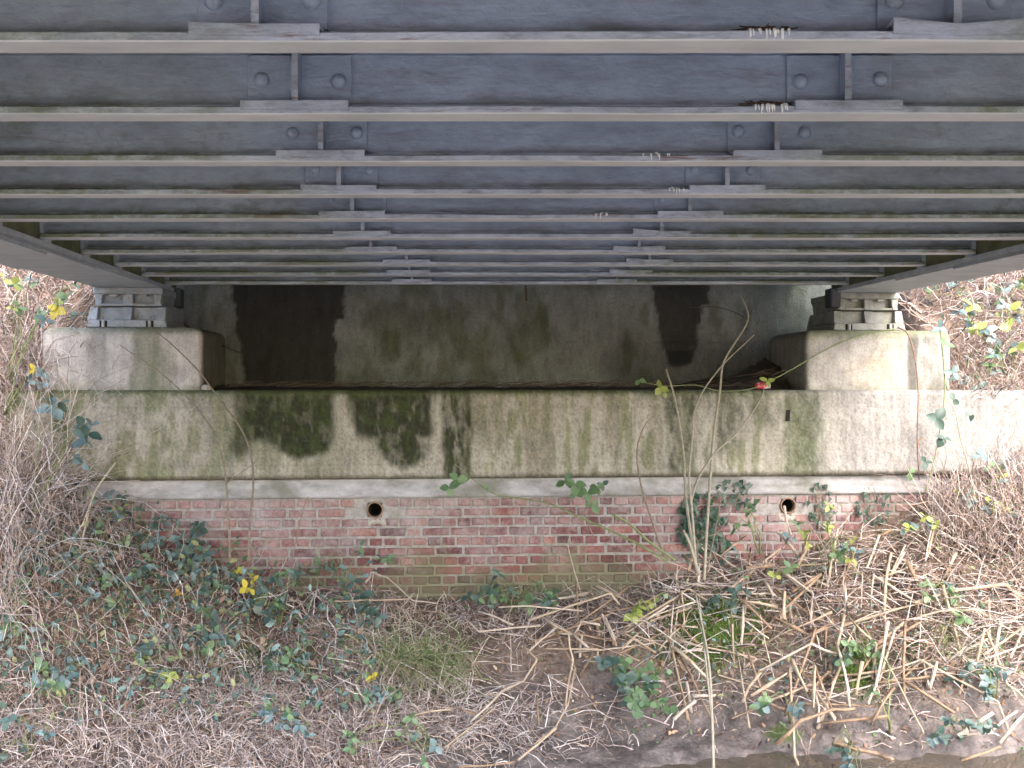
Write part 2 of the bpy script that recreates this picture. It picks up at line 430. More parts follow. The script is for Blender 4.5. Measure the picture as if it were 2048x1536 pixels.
# ------------------------------------------------------------------ abutment
ABT = empty('bridge_abutment', (0, AB_Y, E-1.7), TH)
tag(ABT, 'mossy concrete bridge abutment with bearing shelf and red brick lower wall', 'abutment')
def sweep(name, prof, a0, a1, step, colour, parent, m=None):
    """profile of (b, z rel. eye) swept along the abutment; colour(px, py, normal_b, a, z) -> rgb"""
    n_ = int((a1-a0)/step)+1; A = np.linspace(a0, a1, n_)
    pb = np.array(prof)
    AA = np.repeat(A[:, None], len(pb), 1); BB = np.repeat(pb[None, :, 0], n_, 0); ZZ = np.repeat(pb[None, :, 1], n_, 0)
    BB = BB+.010*(fbm(AA*5, ZZ*5, 81)-.5)+.007*(fbm(AA*22, ZZ*22, 82)-.5)
    Vw = np.stack([AA*CA-BB*SA, AB_Y+AA*SA+BB*CA, ZZ+E], -1).reshape(-1, 3)
    qx, qy = to_px(Vw)
    c = colour(qx, qy, AA.ravel(), ZZ.ravel(), BB.ravel())
    Vl = np.stack([AA, BB, ZZ+1.7], -1).reshape(-1, 3)
    Q = grid_faces(n_, len(pb))
    me = np_mesh(name, Vl, Q, m or M['concrete'], np.clip(c, .003, 1), True)
    bm = bmesh.new(); bm.from_mesh(me); bm.verts.ensure_lookup_table()
    k = len(pb)
    for st in (0, (n_-1)*k):
        try: bm.faces.new([bm.verts[st+i] for i in range(k)])
        except Exception: pass
    bmesh.ops.recalc_face_normals(bm, faces=bm.faces); bm.to_mesh(me); bm.free()
    o = bpy.data.objects.new(name, me); COL.objects.link(o); o.parent = parent; WM[o.name] = WM[parent.name].copy()
    return o
def lay(c, m_, rgb):
    m_ = np.clip(m_, 0, 1)[:, None]; return c*(1-m_)+m_*np.array([rgb])
def band(x, y, x0, x1, y0, y1, sx=8, sy=14, seed=1, rag=26):
    """soft ragged stain between pixel limits"""
    w = (fbm(x/22, y/45, seed, 4)-.5)*rag*2; w2 = (fbm(x/14, y/60, seed+5, 4)-.5)*rag*3
    return sstep(x0-sx, x0+sx, x+w)*sstep(x1+sx, x1-sx, x+w)*sstep(y0-sy, y0+sy, y+w2*.3)*sstep(y1+sy, y1-sy, y+w2)
def streaks(x, y, seed, lo=.52, hi=.68, sx=9, sy=90):
    return sstep(lo, hi, fbm(x/sx, y/sy, seed, 5))
def shelf_col(x, y, a, z, b):
    n_ = len(x)
    base = np.repeat(np.array([[.31, .285, .235]]), n_, 0)*(.72+.56*fbm(x/70, y/40, 101)[:, None])
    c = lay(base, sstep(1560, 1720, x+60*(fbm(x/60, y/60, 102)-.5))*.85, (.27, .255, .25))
    c = lay(c, sstep(420, 330, np.abs(x-1130)+60*(fbm(x/50, y/50, 103)-.5))*.4, (.385, .355, .305))
    gm = streaks(x, y, 111, .45, .66, 26, 80)
    c = lay(c, gm*sstep(900, 300, x)*.75, (.14, .148, .072))
    c = lay(c, streaks(x, y, 113, .5, .62, 30, 50)*sstep(330, 120, x)*.85, (.075, .09, .038))
    c = lay(c, streaks(x, y, 112, .5, .64, 14, 70)*sstep(900, 1000, x)*sstep(1560, 1500, x)*.7, (.165, .172, .082))
    for x0, x1, y1, s, k in ((1050, 1110, 960, 121, .55), (1205, 1240, 900, 122, .5), (1300, 1325, 930, 123, .5), (930, 1010, 900, 129, .45)):
        c = lay(c, band(x, y, x0, x1, 770, y1, 7, 25, s, 9)*k, (.165, .145, .10))
    sp = fbm(x/9, y/20, 131, 4)
    for x0, x1, y1, s, k in ((1335, 1392, 965, 124, .95), (1432, 1486, 905, 125, .8), (1500, 1545, 850, 126, .7), (1572, 1640, 960, 127, .75)):
        c = lay(c, band(x, y, x0, x1, 770, y1, 8, 25, s, 14)*k*(.25+.75*sstep(.2, .8, sp)), (.05, .056, .036))
    c = lay(c, band(x, y, 1565, 1640, 800, 955, 14, 20, 128, 18)*.45, (.09, .12, .04))
    # large black algae patches below the leaking joint
    p1 = np.maximum(band(x, y, 480, 668, 730, 884, 12, 12, 141, 8), blob(x, y, 600, 876, 78, 44, 142, .35))
    p2 = np.maximum(band(x-.25*(y-790)*(x < 790), y, 694, 862, 730, 880, 12, 14, 143, 8), blob(x, y, 802, 886, 62, 56, 144, .45))
    p3 = band(x, y, 884, 945, 760, 965, 7, 20, 145, 10)*(.55+.45*sstep(.35, .6, fbm(x/7, y/30, 146)))
    pm = np.maximum.reduce([p1, p2, p3, band(x, y, 466, 506, 770, 905, 8, 20, 147, 14)*.8])
    pm = pm*(.72+.28*sstep(.25, .5, fbm(x/9, y/22, 152)))
    c = lay(c, pm*.97, (.020, .023, .009))
    c = lay(c, pm*sstep(.5, .68, fbm(x/12, y/18, 148))*.6, (.045, .062, .014))
    c = lay(c, sstep(799, 782, y+14*(fbm(x/16, y/9, 149)-.5))*sstep(1750, 1350, x)*.8, (.08, .096, .032))
    c = lay(c, sstep(943, 955, y+10*(fbm(x/25, y/9, 150)-.5)+.008*(x-1024))*.75, (.11, .10, .07))
    # lichen speckle and run-off streaks
    c = lay(c, sstep(.55, .72, fbm(x/3.0, y/3.6, 153, 3))*.22*(1-pm), (.42, .385, .31))
    c = lay(c, sstep(.56, .72, fbm(x/2.6, y/6, 154, 3))*.35, (.075, .08, .05))
    c = c*(.80+.42*fbm(x/6, y/110, 155, 4))[:, None]
    # board marks
    c = c*(1-.10*(np.abs(((z*9+.15*fbm(a*.6, z*3, 151)) % 1)-.5) < .035))[:, None]
    return c
fz = list(np.linspace(-.078, -.690, 44))
prof = [(1.05, -.047), (.6, -.047), (.25, -.05), (.055, -.047), (.03, -.052), (.008, -.064)]+[(0, z) for z in fz]+[(.004, -.70), (.02, -.722), (.045, -.731), (.15, -.733)]
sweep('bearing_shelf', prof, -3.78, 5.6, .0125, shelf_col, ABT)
# projecting slot of a broken drain
db = MB(); c0 = ab_world(2.17, -.007, E-.245)
db.hexa([ab_world(2.165, -.006, E-.295), ab_world(2.197, -.006, E-.292), ab_world(2.197, .06, E-.292), ab_world(2.165, .06, E-.295),
         ab_world(2.172, -.006, E-.205), ab_world(2.203, -.006, E-.203), ab_world(2.203, .06, E-.203), ab_world(2.172, .06, E-.205)])
tag(db.build('drain_slot', M['dark'], ABT), 'black drain slot in the concrete shelf face')
# pale rendered band under the shelf
def rnd_col(x, y, a, z, b): return np.repeat(np.array([[.4, .39, .37]]), len(x), 0)
pr = [(.30, -.735)]+[(.085+.004*math.sin(i*1.3), z) for i, z in enumerate(np.linspace(-.735, -.872, 10))]+[(.092, -.884), (.30, -.886)]
sweep('render_band', pr, -3.25, 3.42, .05, rnd_col, ABT, M['render'])
for a0, a1, zo in ((-3.3, -3.26, 0), (3.43, 3.62, -.03)):
    MB().hexa([ab_world(a0, .06, E-1.75), ab_world(a1, .06, E-1.75), ab_world(a1, .6, E-1.75), ab_world(a0, .6, E-1.75),
               ab_world(a0, .075, E-.735+zo), ab_world(a1, .09, E-.735+zo), ab_world(a1, .6, E-.735+zo), ab_world(a0, .6, E-.735+zo)]).build('end_block', M['render'], ABT, bevel=.02)
def wall_col(x, y, a, z, b):
    c = np.repeat(np.array([[.168, .172, .160]]), len(x), 0)*(.7+.6*fbm(x/60, y/60, 201)[:, None])
    c = lay(c, streaks(x, y, 202, .48, .66, 34, 70)*.55, (.068, .078, .034))
    c = lay(c, blob(x, y, 1060, 660, 40, 90, 203)*.45, (.055, .07, .023))
    c = lay(c, blob(x, y, 790, 660, 60, 60, 204)*.4, (.05, .065, .023))
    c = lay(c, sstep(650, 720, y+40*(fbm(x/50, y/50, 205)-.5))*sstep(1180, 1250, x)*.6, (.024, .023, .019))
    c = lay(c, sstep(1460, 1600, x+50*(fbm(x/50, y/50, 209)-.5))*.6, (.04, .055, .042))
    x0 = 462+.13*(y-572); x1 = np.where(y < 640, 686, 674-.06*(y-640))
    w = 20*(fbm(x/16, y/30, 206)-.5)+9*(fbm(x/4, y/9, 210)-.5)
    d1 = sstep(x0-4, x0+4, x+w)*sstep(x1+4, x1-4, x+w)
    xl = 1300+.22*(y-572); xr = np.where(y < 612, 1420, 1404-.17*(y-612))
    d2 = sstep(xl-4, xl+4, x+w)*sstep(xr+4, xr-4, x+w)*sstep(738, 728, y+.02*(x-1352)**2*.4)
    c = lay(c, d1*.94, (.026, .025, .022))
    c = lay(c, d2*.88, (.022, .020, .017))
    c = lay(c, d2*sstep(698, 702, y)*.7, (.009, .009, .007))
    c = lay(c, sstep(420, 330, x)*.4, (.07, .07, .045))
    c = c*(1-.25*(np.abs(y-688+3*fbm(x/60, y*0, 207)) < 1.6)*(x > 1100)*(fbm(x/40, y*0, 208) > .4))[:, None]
    return c
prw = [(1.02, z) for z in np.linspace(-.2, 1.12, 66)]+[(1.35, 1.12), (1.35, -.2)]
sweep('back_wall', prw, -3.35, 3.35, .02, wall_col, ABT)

def pedestal(a0, a1, b0, b1, z0, z1, colour, ch=.05, lab=None):
    """chamfered concrete block, dense enough to carry its stains"""
    loops = []
    def loop(ins, z, vch=.018):
        A0, A1, B0, B1 = a0+ins, a1-ins, b0+ins, b1-ins
        c = [(A0+vch, B0), (A1-vch, B0), (A1, B0+vch), (A1, B1-vch), (A1-vch, B1), (A0+vch, B1), (A0, B1-vch), (A0, B0+vch)]
        cnt = [int((a1-a0)/.016), 2, int((b1-b0)/.05), 2, int((a1-a0)/.05), 2, int((b1-b0)/.05), 2]
        pts = []
        for i in range(8):
            p, q = c[i], c[(i+1) % 8]
            for k in range(cnt[i]): t = k/cnt[i]; pts.append((p[0]+(q[0]-p[0])*t, p[1]+(q[1]-p[1])*t, z))
        return pts
    for z in np.linspace(z0, z1-ch, 30): loops.append(loop(0, z))
    loops += [loop(.012, z1-ch*.55), loop(.035, z1-ch*.15), loop(.06, z1), loop(.25, z1+.002)]
    L = np.array(loops); r, c_, _ = L.shape
    A, B, Z = L[..., 0], L[..., 1], L[..., 2]
    B = B+.012*(fbm(A*6, Z*6, 221)-.5)+.006*(fbm(A*30, Z*30, 222)-.5); Z = Z+.010*(fbm(A*7, B*7, 223)-.5)*(Z > z1-ch*.7)
    Vw = np.stack([A*CA-B*SA, AB_Y+A*SA+B*CA, Z+E], -1).reshape(-1, 3); qx, qy = to_px(Vw)
    cc = colour(qx, qy, A.ravel(), Z.ravel(), B.ravel())
    me = np_mesh('pedestal', np.stack([A, B, Z+1.7], -1).reshape(-1, 3), grid_faces(r, c_, True), M['concrete'], np.clip(cc, .003, 1), True)
    bm = bmesh.new(); bm.from_mesh(me); bm.verts.ensure_lookup_table()
    bm.faces.new([bm.verts[(r-1)*c_+i] for i in range(c_)]); bm.to_mesh(me); bm.free()
    o = bpy.data.objects.new('pedestal', me); COL.objects.link(o); o.parent = ABT; WM[o.name] = WM[ABT.name].copy()
    tag(o, lab); return o
def pedL(x, y, a, z, b):
    c = np.repeat(np.array([[.43, .395, .37]]), len(x), 0)*(.75+.5*fbm(x/30, y/30, 231)[:, None])
    c = lay(c, band(x, y, 175, 215, 650, 790, 10, 20, 232, 14)*(.3+.5*fbm(x/16, y/24, 233)), (.12, .122, .112))
    c = lay(c, band(x, y, 262, 318, 640, 800, 8, 20, 234, 12)*.6, (.135, .14, .078))
    c = lay(c, band(x, y, 300, 345, 690, 800, 10, 20, 235, 10)*.4, (.09, .12, .043))
    c = lay(c, sstep(672, 660, y+10*(fbm(x/15, y/15, 236)-.5))*.65, (.14, .15, .078))
    c = lay(c, sstep(760, 785, y+30*(fbm(x/20, y/20, 237)-.5))*.6, (.125, .138, .07))
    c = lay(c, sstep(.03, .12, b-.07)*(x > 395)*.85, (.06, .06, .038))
    return c
def pedR(x, y, a, z, b):
    c = np.repeat(np.array([[.36, .335, .30]]), len(x), 0)*(.75+.5*fbm(x/30, y/30, 241)[:, None])
    c = lay(c, blob(x, y, 1740, 750, 60, 35, 242)*.25, (.40, .325, .22))
    c = lay(c, blob(x, y, 1770, 720, 40, 60, 243)*.1, (.27, .255, .10))
    c = lay(c, band(x, y, 1814, 1836, 665, 790, 4, 20, 244, 5)*.8, (.06, .057, .05))
    c = lay(c, sstep(1810, 1850, x)*sstep(.4, .6, fbm(x/8, y/20, 245))*.5, (.15, .15, .135))
    c = lay(c, sstep(684, 664, y+14*(fbm(x/18, y/15, 246)-.5))*.7, (.125, .14, .053))
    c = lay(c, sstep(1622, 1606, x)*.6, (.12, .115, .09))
    c = lay(c, sstep(765, 785, y+30*(fbm(x/20, y/20, 247)-.5))*.5, (.13, .13, .065))
    return c
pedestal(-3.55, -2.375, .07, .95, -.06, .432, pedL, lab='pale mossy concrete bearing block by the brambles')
pedestal(2.36, 3.56, .07, .95, -.06, .432, pedR, lab='buff concrete bearing block with a dark vertical streak')

# brick wall in English bond
MW = MB()
PIPES = [(-1.060, -.978), (2.225, -.975)]
def wbox(a0, a1, z0, z1):
    MW.hexa([ab_world(a0, .113, E+z0), ab_world(a1, .113, E+z0), ab_world(a1, .5, E+z0), ab_world(a0, .5, E+z0),
             ab_world(a0, .113, E+z1), ab_world(a1, .113, E+z1), ab_world(a1, .5, E+z1), ab_world(a0, .5, E+z1)])
e0 = -3.26
for pa, pz in PIPES:
    wbox(e0, pa-.056, -2.1, -.887); e0 = pa+.056
    wbox(pa-.056, e0, -2.1, pz-.056); wbox(pa-.056, e0, pz+.056, -.887)
wbox(e0, 3.425, -2.1, -.887)
WALL = MW.build('brick_wall', M['mortar'], ABT)
tag(WALL, 'red brick wall with pale mortar joints below the shelf')
rb = random.Random(5)
def brick_mesh(w, seed):
    r = random.Random(seed); h, dp = .060, .05
    bm = bmesh.new(); bmesh.ops.create_cube(bm, size=1)
    for v in bm.verts: v.co = Vector((v.co.x*w+r.uniform(-.002, .002), v.co.y*dp, v.co.z*h+r.uniform(-.002, .002)))
    bmesh.ops.bevel(bm, geom=[e for e in bm.edges if all(v.co.y < 0 for v in e.verts)] + [e for e in bm.edges if sum(v.co.y < 0 for v in e.verts) == 1], offset=.0055, segments=1, affect='EDGES')
    for v in bm.verts:
        v.co += Vector((r.uniform(-.0015, .0015), r.uniform(-.0015, .0015), r.uniform(-.0015, .0015)))
    me = bpy.data.meshes.new('brick'); bm.to_mesh(me); bm.free(); me.materials.append(M['brick']); return me
HM = [brick_mesh(.098, i) for i in range(5)]; SM = [brick_mesh(.209, 20+i) for i in range(5)]; QM = [brick_mesh(.046, 40)]
bricks = []
for row in range(13):
    zc = -.887-.038-.0757*row
    head = row % 2 == 0
    a = -3.24+(0 if head else -.056)+rb.uniform(-.01, .01)
    while a < 3.41:
        w = .1125 if head else .225
        if not head and rb.random() < .10: w = .1125
        ac = a+w/2; a += w
        if ac-w/2 < -3.27 or ac+w/2 > 3.43: continue
        if any(abs(ac-pa) < w/2+.045 and abs(zc-pz) < .075 for pa, pz in PIPES): continue
        Xw = ab_world(ac, .1, 0); gz = float(ground_z(Xw.x, Xw.y-.06, False))-E
        if zc+.04 < gz-.04: continue
        bricks.append((ac, zc+rb.uniform(-.002, .002), w, zc-gz))
bricks.sort(key=lambda q: -(min(q[2], .2)+min(q[3], .3)*1.2))
rest = MB(); nb = 0
for i, (ac, zc, w, ex) in enumerate(bricks):
    loc = ab_world(ac+rb.uniform(-.003, .003), .128+rb.uniform(-.006, .007), E+zc)
    mw = Matrix.Translation(loc) @ Matrix.Rotation(TH+rb.gauss(0, .012), 4, 'Z') @ Matrix.Rotation(rb.gauss(0, .012), 4, 'Y') @ Matrix.Diagonal((rb.uniform(.93, 1.03), 1, rb.uniform(.92, 1.04), 1))
    me = rb.choice(HM if w < .15 else SM)
    if i < 300:
        put('brick', me, WALL, mw)
    else:
        rest.add([mw @ v.co for v in me.vertices], [tuple(p.vertices) for p in me.polygons])
if rest.v: tag(rest.build('brick_remainder', M['brick'], WALL), None, kind='stuff')
for k, (pa, pz) in enumerate(PIPES):
    c_ = ab_world(pa, .098, E+pz); ax = Vector((-SA, CA, 0))
    o = MB().lathe([(.068, .02), (.066, .004), (.060, .000), (.054, .003), (.0535, .02), (.053, .35), (.0, .35)], c_, ax, 28).build('weep_pipe', M['clay'], ABT, True)
    q = MB().lathe([(.0528, .05), (.0528, .34), (.001, .345)], c_, ax, 20).build('pipe_inside', M['dark'], o, True)
    pm = MB(); r = random.Random(k)
    for j in range(9):
        cx, cz = pa+r.uniform(-.09, .09), pz-.085-r.uniform(0, .02)
        pm.lathe([(.03, .02), (.026, .0), (.012, -.008), (.001, -.009)], ab_world(cx, .11, E+cz), ax, 8)
    pm.build('pipe_mortar', M['stone'], o, True)

# ------------------------------------------------------------------ steel bridge
SK = .075
def XL(d): return -2.95-SK*(d-7.6)
def XR(d): return 2.885-SK*(d-8.0)
BR = empty('steel_bridge', (-.05, 5.0, E+.743))
tag(BR, 'blue-grey steel railway bridge deck with rows of riveted cross girders', 'bridge')
HB = .79
KS = list(range(-1, 10))
def D(k): return 2.36+.6186*k
def stiff_x(k):
    c = .2175-.0433*k if k <= 6 else {7: .107, 8: .058, 9: .019}[k]
    return c-.81, c+.81
rs = random.Random(3)
rivet_me = MB().lathe([(.0235, .004), (.0235, 0), (.021, -.008), (.014, -.0145), (.006, -.017), (.0005, -.0175)], (0, 0, 0), (0, 1, 0), 14).mesh('rivet', M['web'], None, True)
for k in KS:
    d = D(k); xl, xr = XL(d)+.235, XR(d)-.235
    z0 = E+HB
    w = MB(); w.box(xl, xr, d, d+.014, z0+.012, z0+.195)
    w.box(xl, xr, d-.055, d+.07, z0+.195, z0+.213)
    # fillet curve at the foot of the web
    nseg = 90
    G = w.build('cross_girder', M['web'], BR, bevel=.002)
    tag(G, 'cross girder, %s' % ('nearest row overhead' if k == 0 else 'last row before the abutment wall' if k == 9 else 'one of the middle rows') if 0 <= k else None)
    f = MB()
    xs = np.linspace(xl, xr, 60)
    top, bot = .024, 0.0
    ring = []
    for x in xs:
        j = .0022*(vnoise(x*2.2, k*7.0, 5)-.5)*2
        pr_ = [(d-.066, z0+.003+j), (d-.066, z0+.021+j), (d-.060, z0+.025+j), (d-.004, z0+.034), (d-.004, z0+.045), (d+.016, z0+.045), (d+.018, z0+.025), (d+.018, z0+.003), (d+.016, z0), (d-.062, z0+j)]
        ring.append([(x, y, z) for y, z in pr_])
    o_ = len(f.v)
    for r_ in ring: f.v += r_
    m_ = len(ring[0])
    for i in range(len(ring)-1):
        for q in range(m_):
            a_ = o_+i*m_+q; b_ = o_+i*m_+(q+1) % m_; f.f.append((a_, a_+m_, b_+m_, b_))
    f.f.append(tuple(range(m_))); f.f.append(tuple(reversed(range((len(ring)-1)*m_, len(ring)*m_))))
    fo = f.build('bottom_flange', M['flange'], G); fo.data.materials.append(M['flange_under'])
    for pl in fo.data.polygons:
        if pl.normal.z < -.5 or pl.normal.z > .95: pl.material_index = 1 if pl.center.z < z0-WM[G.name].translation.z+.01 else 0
    if k < 0: continue
    for si, xs_ in enumerate(stiff_x(k)):
        sg = 1 if si == 0 else -1
        st = MB(); st.box(xs_-.009, xs_+.009, d-.060, d-.0125, z0+.032, z0+.1945)
        pa_, pb_ = (xs_-.15, xs_+.157) if sg > 0 else (xs_-.165, xs_+.15)
        st.box(pa_, pb_, d-.0122, d-.0005, z0+.046, z0+.190)
        so = st.build('stiffener', M['web'], G, bevel=.0015)
        ed = MB().box(xs_-.0092, xs_+.0092, d-.0665, d-.0602, z0+.034, z0+.192).build('stiffener_edge', M['flange'], G)
        for xo in (pa_+.04, pb_-.037):
            put('rivet', rivet_me, G, Matrix.Translation((xo, d-.0125, z0+.115+rs.uniform(-.004, .004))))
        # foot plate, ends lifted by corrosion
        la, lb = {(0, 0): (.003, .0), (0, 1): (.015, .012), (5, 1): (.014, .0), (6, 1): (.004, .006), (7, 1): (.010, .0), (8, 1): (.009, .002), (3, 0): (.003, 0), (8, 0): (.003, .003)}.get((k, si), (0, .0015))
        hw = .157 if k else .150
        fp = MB(); prev = None
        segs = [(-1, la), (-.5, la*.45), (0, 0), (.5, lb*.45), (1, lb)]
        for (ta, ha), (tb, hb) in zip(segs[:-1], segs[1:]):
            x0, x1 = xs_+ta*hw, xs_+tb*hw
            fp.hexa([(x0, d-.0745, z0+.012+ha*.2), (x1, d-.0745, z0+.012+hb*.2), (x1, d-.0672, z0+.012+hb*.2), (x0, d-.0672, z0+.012+ha*.2),
                     (x0, d-.0745, z0+.0375+ha), (x1, d-.0745, z0+.0375+hb), (x1, d-.0672, z0+.0375+hb), (x0, d-.0672, z0+.0375+ha)])
            fp.hexa([(x0, d-.0671, z0+.0285+ha), (x1, d-.0671, z0+.0285+hb), (x1, d-.016, z0+.0355+hb*.4), (x0, d-.016, z0+.0355+ha*.4),
                     (x0, d-.0671, z0+.0375+ha), (x1, d-.0671, z0+.0375+hb), (x1, d-.016, z0+.043+hb*.4), (x0, d-.016, z0+.043+ha*.4)])
        fp.build('foot_plate', M['flange'], G)
for k, pxs in ((0, (1500, 1580)), (1, (1510, 1575)), (2, (1275, 1340)), (3, (1330, 1368)), (4, (1190, 1215))):
    G = [o for o in BR.children if o.name.startswith('cross_girder')][KS.index(k)]
    d = D(k); dm = MB(); r = random.Random(k+50)
    for j in range(15 if k < 2 else 8):
        x = (r.uniform(*pxs)-1024)/F*(d-.067); zt = E+HB+.026; ln = r.uniform(.004, .022)
        dm.tube([(x, d-.064, zt+.002), (x, d-.0675, zt-.003), (x+r.uniform(-.002, .002), d-.068, zt-.003-ln)], [r.uniform(.002, .004), r.uniform(.002, .0035), .001], 5)
        if r.random() < .25: dm.lathe([(r.uniform(.006, .012), 0), (.006, .005), (.0005, .007)], (x+r.uniform(-.01, .01), d-r.uniform(.035, .06), zt+.003), (0, 0, 1), 7)
    tag(dm.build('bird_droppings', M['dropping'], G), 'white bird droppings on the flange', kind='stuff')
    nm = MB()
    if k < 2:
        for j in range(40):
            x = (r.uniform(pxs[0]-20, pxs[1])-1024)/F*(d-.05); z = E+HB+.03+r.uniform(0, .012)
            a_ = r.uniform(0, 6.28); ln = r.uniform(.01, .03)
            nm.tube([(x-ln*math.cos(a_), d-.045-.2*ln*math.sin(a_), z), (x+ln*math.cos(a_), d-.045+.2*ln*math.sin(a_), z+r.uniform(-.004, .008))], .0015, 4)
        tag(nm.build('nest_litter', M['rust'], G), 'bits of old nest stuck on the flange', kind='stuff')
# deck plate above the girders
dk = MB(); y0, y1 = D(-1)-.12, 8.98
dk.hexa([(XL(y0)+.24, y0, E+HB+.2135), (XR(y0)-.24, y0, E+HB+.2135), (XR(y1)-.24, y1, E+HB+.2135), (XL(y1)+.24, y1, E+HB+.2135),
         (XL(y0)+.24, y0, E+HB+.26), (XR(y0)-.24, y0, E+HB+.26), (XR(y1)-.24, y1, E+HB+.26), (XL(y1)+.24, y1, E+HB+.26)])
dk.build('deck_plate', M['deck'], BR)
def skew(fx, o0, o1, ya, yb, z0, z1):
    return [(fx(ya)+o0, ya, z0), (fx(ya)+o1, ya, z0), (fx(yb)+o1, yb, z0), (fx(yb)+o0, yb, z0), (fx(ya)+o0, ya, z1), (fx(ya)+o1, ya, z1), (fx(yb)+o1, yb, z1), (fx(yb)+o0, yb, z1)]
for fx, sg, lab in ((XL, 1, 'main girder by the left-hand brambles'), (XR, -1, 'main girder by the right-hand brambles')):
    ye = 8.25
    wb = MB(); o0, o1 = sorted((sg*.205, sg*.219)); wb.hexa(skew(fx, o0, o1, y0, ye, E+.778, E+1.35))
    o0, o1 = sorted((-sg*.205, -sg*.219)); wb.hexa(skew(fx, o0, o1, y0, ye, E+.778, E+1.35))
    wb.hexa(skew(fx, -.26, .26, y0, ye, E+1.35, E+1.40))
    wb.hexa(skew(fx, -.2, .2, ye-.02, ye, E+.778, E+1.34))
    G = wb.build('main_girder', M['mossweb'], BR); tag(G, lab)
    MB().hexa(skew(fx, -.25, .25, y0, ye+.03, E+.743, E+.777)).build('bottom_flange', M['under'], G, bevel=.003)
    for (yend, za, zb_, hw) in ((7.05, .7305, .7428, .243), (6.25, .7185, .7303, .25), (5.45, .7065, .7183, .243), (4.7, .6945, .7063, .25)):
        MB().hexa(skew(fx, -hw, hw, y0, yend, E+za, E+zb_)).build('cover_plate', M['under'], G, bevel=.002)
    for k in KS:
        d = D(k)
        gp = MB(); xa = fx(d); s1, s2 = sorted((sg*.2195, sg*.246))
        gp.box(xa+s1, xa+s2, d-.045, d+.045, E+.7775, E+.988)
        gp.build('gusset', M['under'], G)
    end = MB(); a0, a1 = sorted((sg*.2195, sg*.30)); end.hexa(skew(fx, a0, a1, ye-.20, ye-.06, E+.62, E+.777)); end.build('end_bracket', M['deck'], G, bevel=.01)
MB().tube([P(1050, 562, 8.0), P(1051, 575, 8.0), P(1053, 602, 8.0)], .007, 6).build('hanging_rod', M['rust'], BR)

# ------------------------------------------------------------------ bearings
def bearing(ac, label, m):
    B = empty('bridge_bearing', tuple(ab_world(ac, .42, E+.434)), TH)
    tag(B, label, 'bearing', 'cast bearings under the main girders')
    def bx(mb, a0, a1, b0, b1, z0, z1, t=0):
        mb.hexa([ab_world(ac+a0-t, b0, E+z0), ab_world(ac+a1+t, b0, E+z0), ab_world(ac+a1+t, b1, E+z0), ab_world(ac+a0-t, b1, E+z0),
                 ab_world(ac+a0, b0, E+z1), ab_world(ac+a1, b0, E+z1), ab_world(ac+a1, b1, E+z1), ab_world(ac+a0, b1, E+z1)])
    f, bk = .16, .74
    u = MB(); bx(u, -.245, .245, f+.06, bk-.06, .600, .690); U = u.build('upper_casting', m, B, bevel=.004)
    q = MB(); bx(q, -.262, .262, f, bk, .690, .7425); q.build('top_plate', m, U, bevel=.006)
    for a0, a1, t in ((-.252, -.19, -.012), (-.035, .035, 0), (.19, .252, -.012)):
        q = MB(); bx(q, a0, a1, f+.006, bk-.006, .600, .6895, t if a0*a1 > 0 else 0); q.build('rib', m, U, bevel=.004)
    q = MB(); bx(q, -.25, .25, f+.012, f+.058, .600, .618); q.build('lip', m, U, bevel=.003)
    for s in (-.11, .11):
        q = MB(); bx(q, s-.03, s+.03, f+.014, f+.05, .672, .6895); q.build('bolt', M['bolt'], U, bevel=.004)
    lo = MB(); bx(lo, -.27, .27, f+.05, bk-.05, .4925, .5925, .02); L = lo.build('lower_casting', m, B, bevel=.004)
    q = MB(); bx(q, -.29, .29, f-.02, bk+.02, .434, .492, .012); q.build('base_plate', m, L, bevel=.006)
    for a0, a1, t in ((-.285, -.225, .012), (-.035, .03, 0), (.225, .285, .012)):
        q = MB()
        q.hexa([ab_world(ac+a0-t, f-.018, E+.4921), ab_world(ac+a1+t*0, f-.018, E+.4921), ab_world(ac+a1, bk, E+.4921), ab_world(ac+a0-t, bk, E+.4921),
                ab_world(ac+a0, f+.015, E+.5928), ab_world(ac+a1, f+.015, E+.5928), ab_world(ac+a1, bk-.04, E+.5928), ab_world(ac+a0, bk-.04, E+.5928)])
        q.build('rib', m, L, bevel=.004)
    for s in (-.175, .17):
        q = MB(); bx(q, s-.028, s+.028, f-.023, f+.0, .436, .484); q.build('bolt_slot', M['dark'], L)
        q = MB().tube([ab_world(ac+s, f-.026, E+.436), ab_world(ac+s, f-.026, E+.486)], .013, 8); q.build('anchor_bolt', M['bolt'], L)
bearing(-2.945, 'grey cast bearing on the pale block by the left-hand brambles', M['casting'])
bearing(2.915, 'mossy grey cast bearing on the buff block at right', M['casting2'])

# ------------------------------------------------------------------ things on the shelf
m, n, l, b = mat('red_can_paint', .45, .5); g = NG(m)
tcn = n.new('ShaderNodeTexCoord').outputs['Object']
f = g.noise(26, 4, .6, vec=tcn); wv_ = g.noise(55, 3, .6, vec=tcn)
c = g.mix(g.ramp(f, [(.52, 0.0), (.58, .9)]), (.55, .045, .06), (.72, .60, .60)); l.new(c, b.inputs['Base Color']); M['red'] = m
can_c = P(1524, 768, 7.93); CAN = empty('drink_can', (can_c.x, can_c.y, E-.047), TH)
tag(CAN, 'crushed red and white drink can lying on the shelf edge', 'can')
cm = MB(); org = Vector((can_c.x-.058, can_c.y, E-.047+.031))
cm.lathe([(.0005, 0.004), (.024, .002), (.0265, .006), (.032, .016), (.032, .04), (.029, .058), (.032, .075), (.032, .102), (.0275, .112), (.0265, .116), (.024, .113), (.0005, .110)], org, (1, .02, .03), 20)
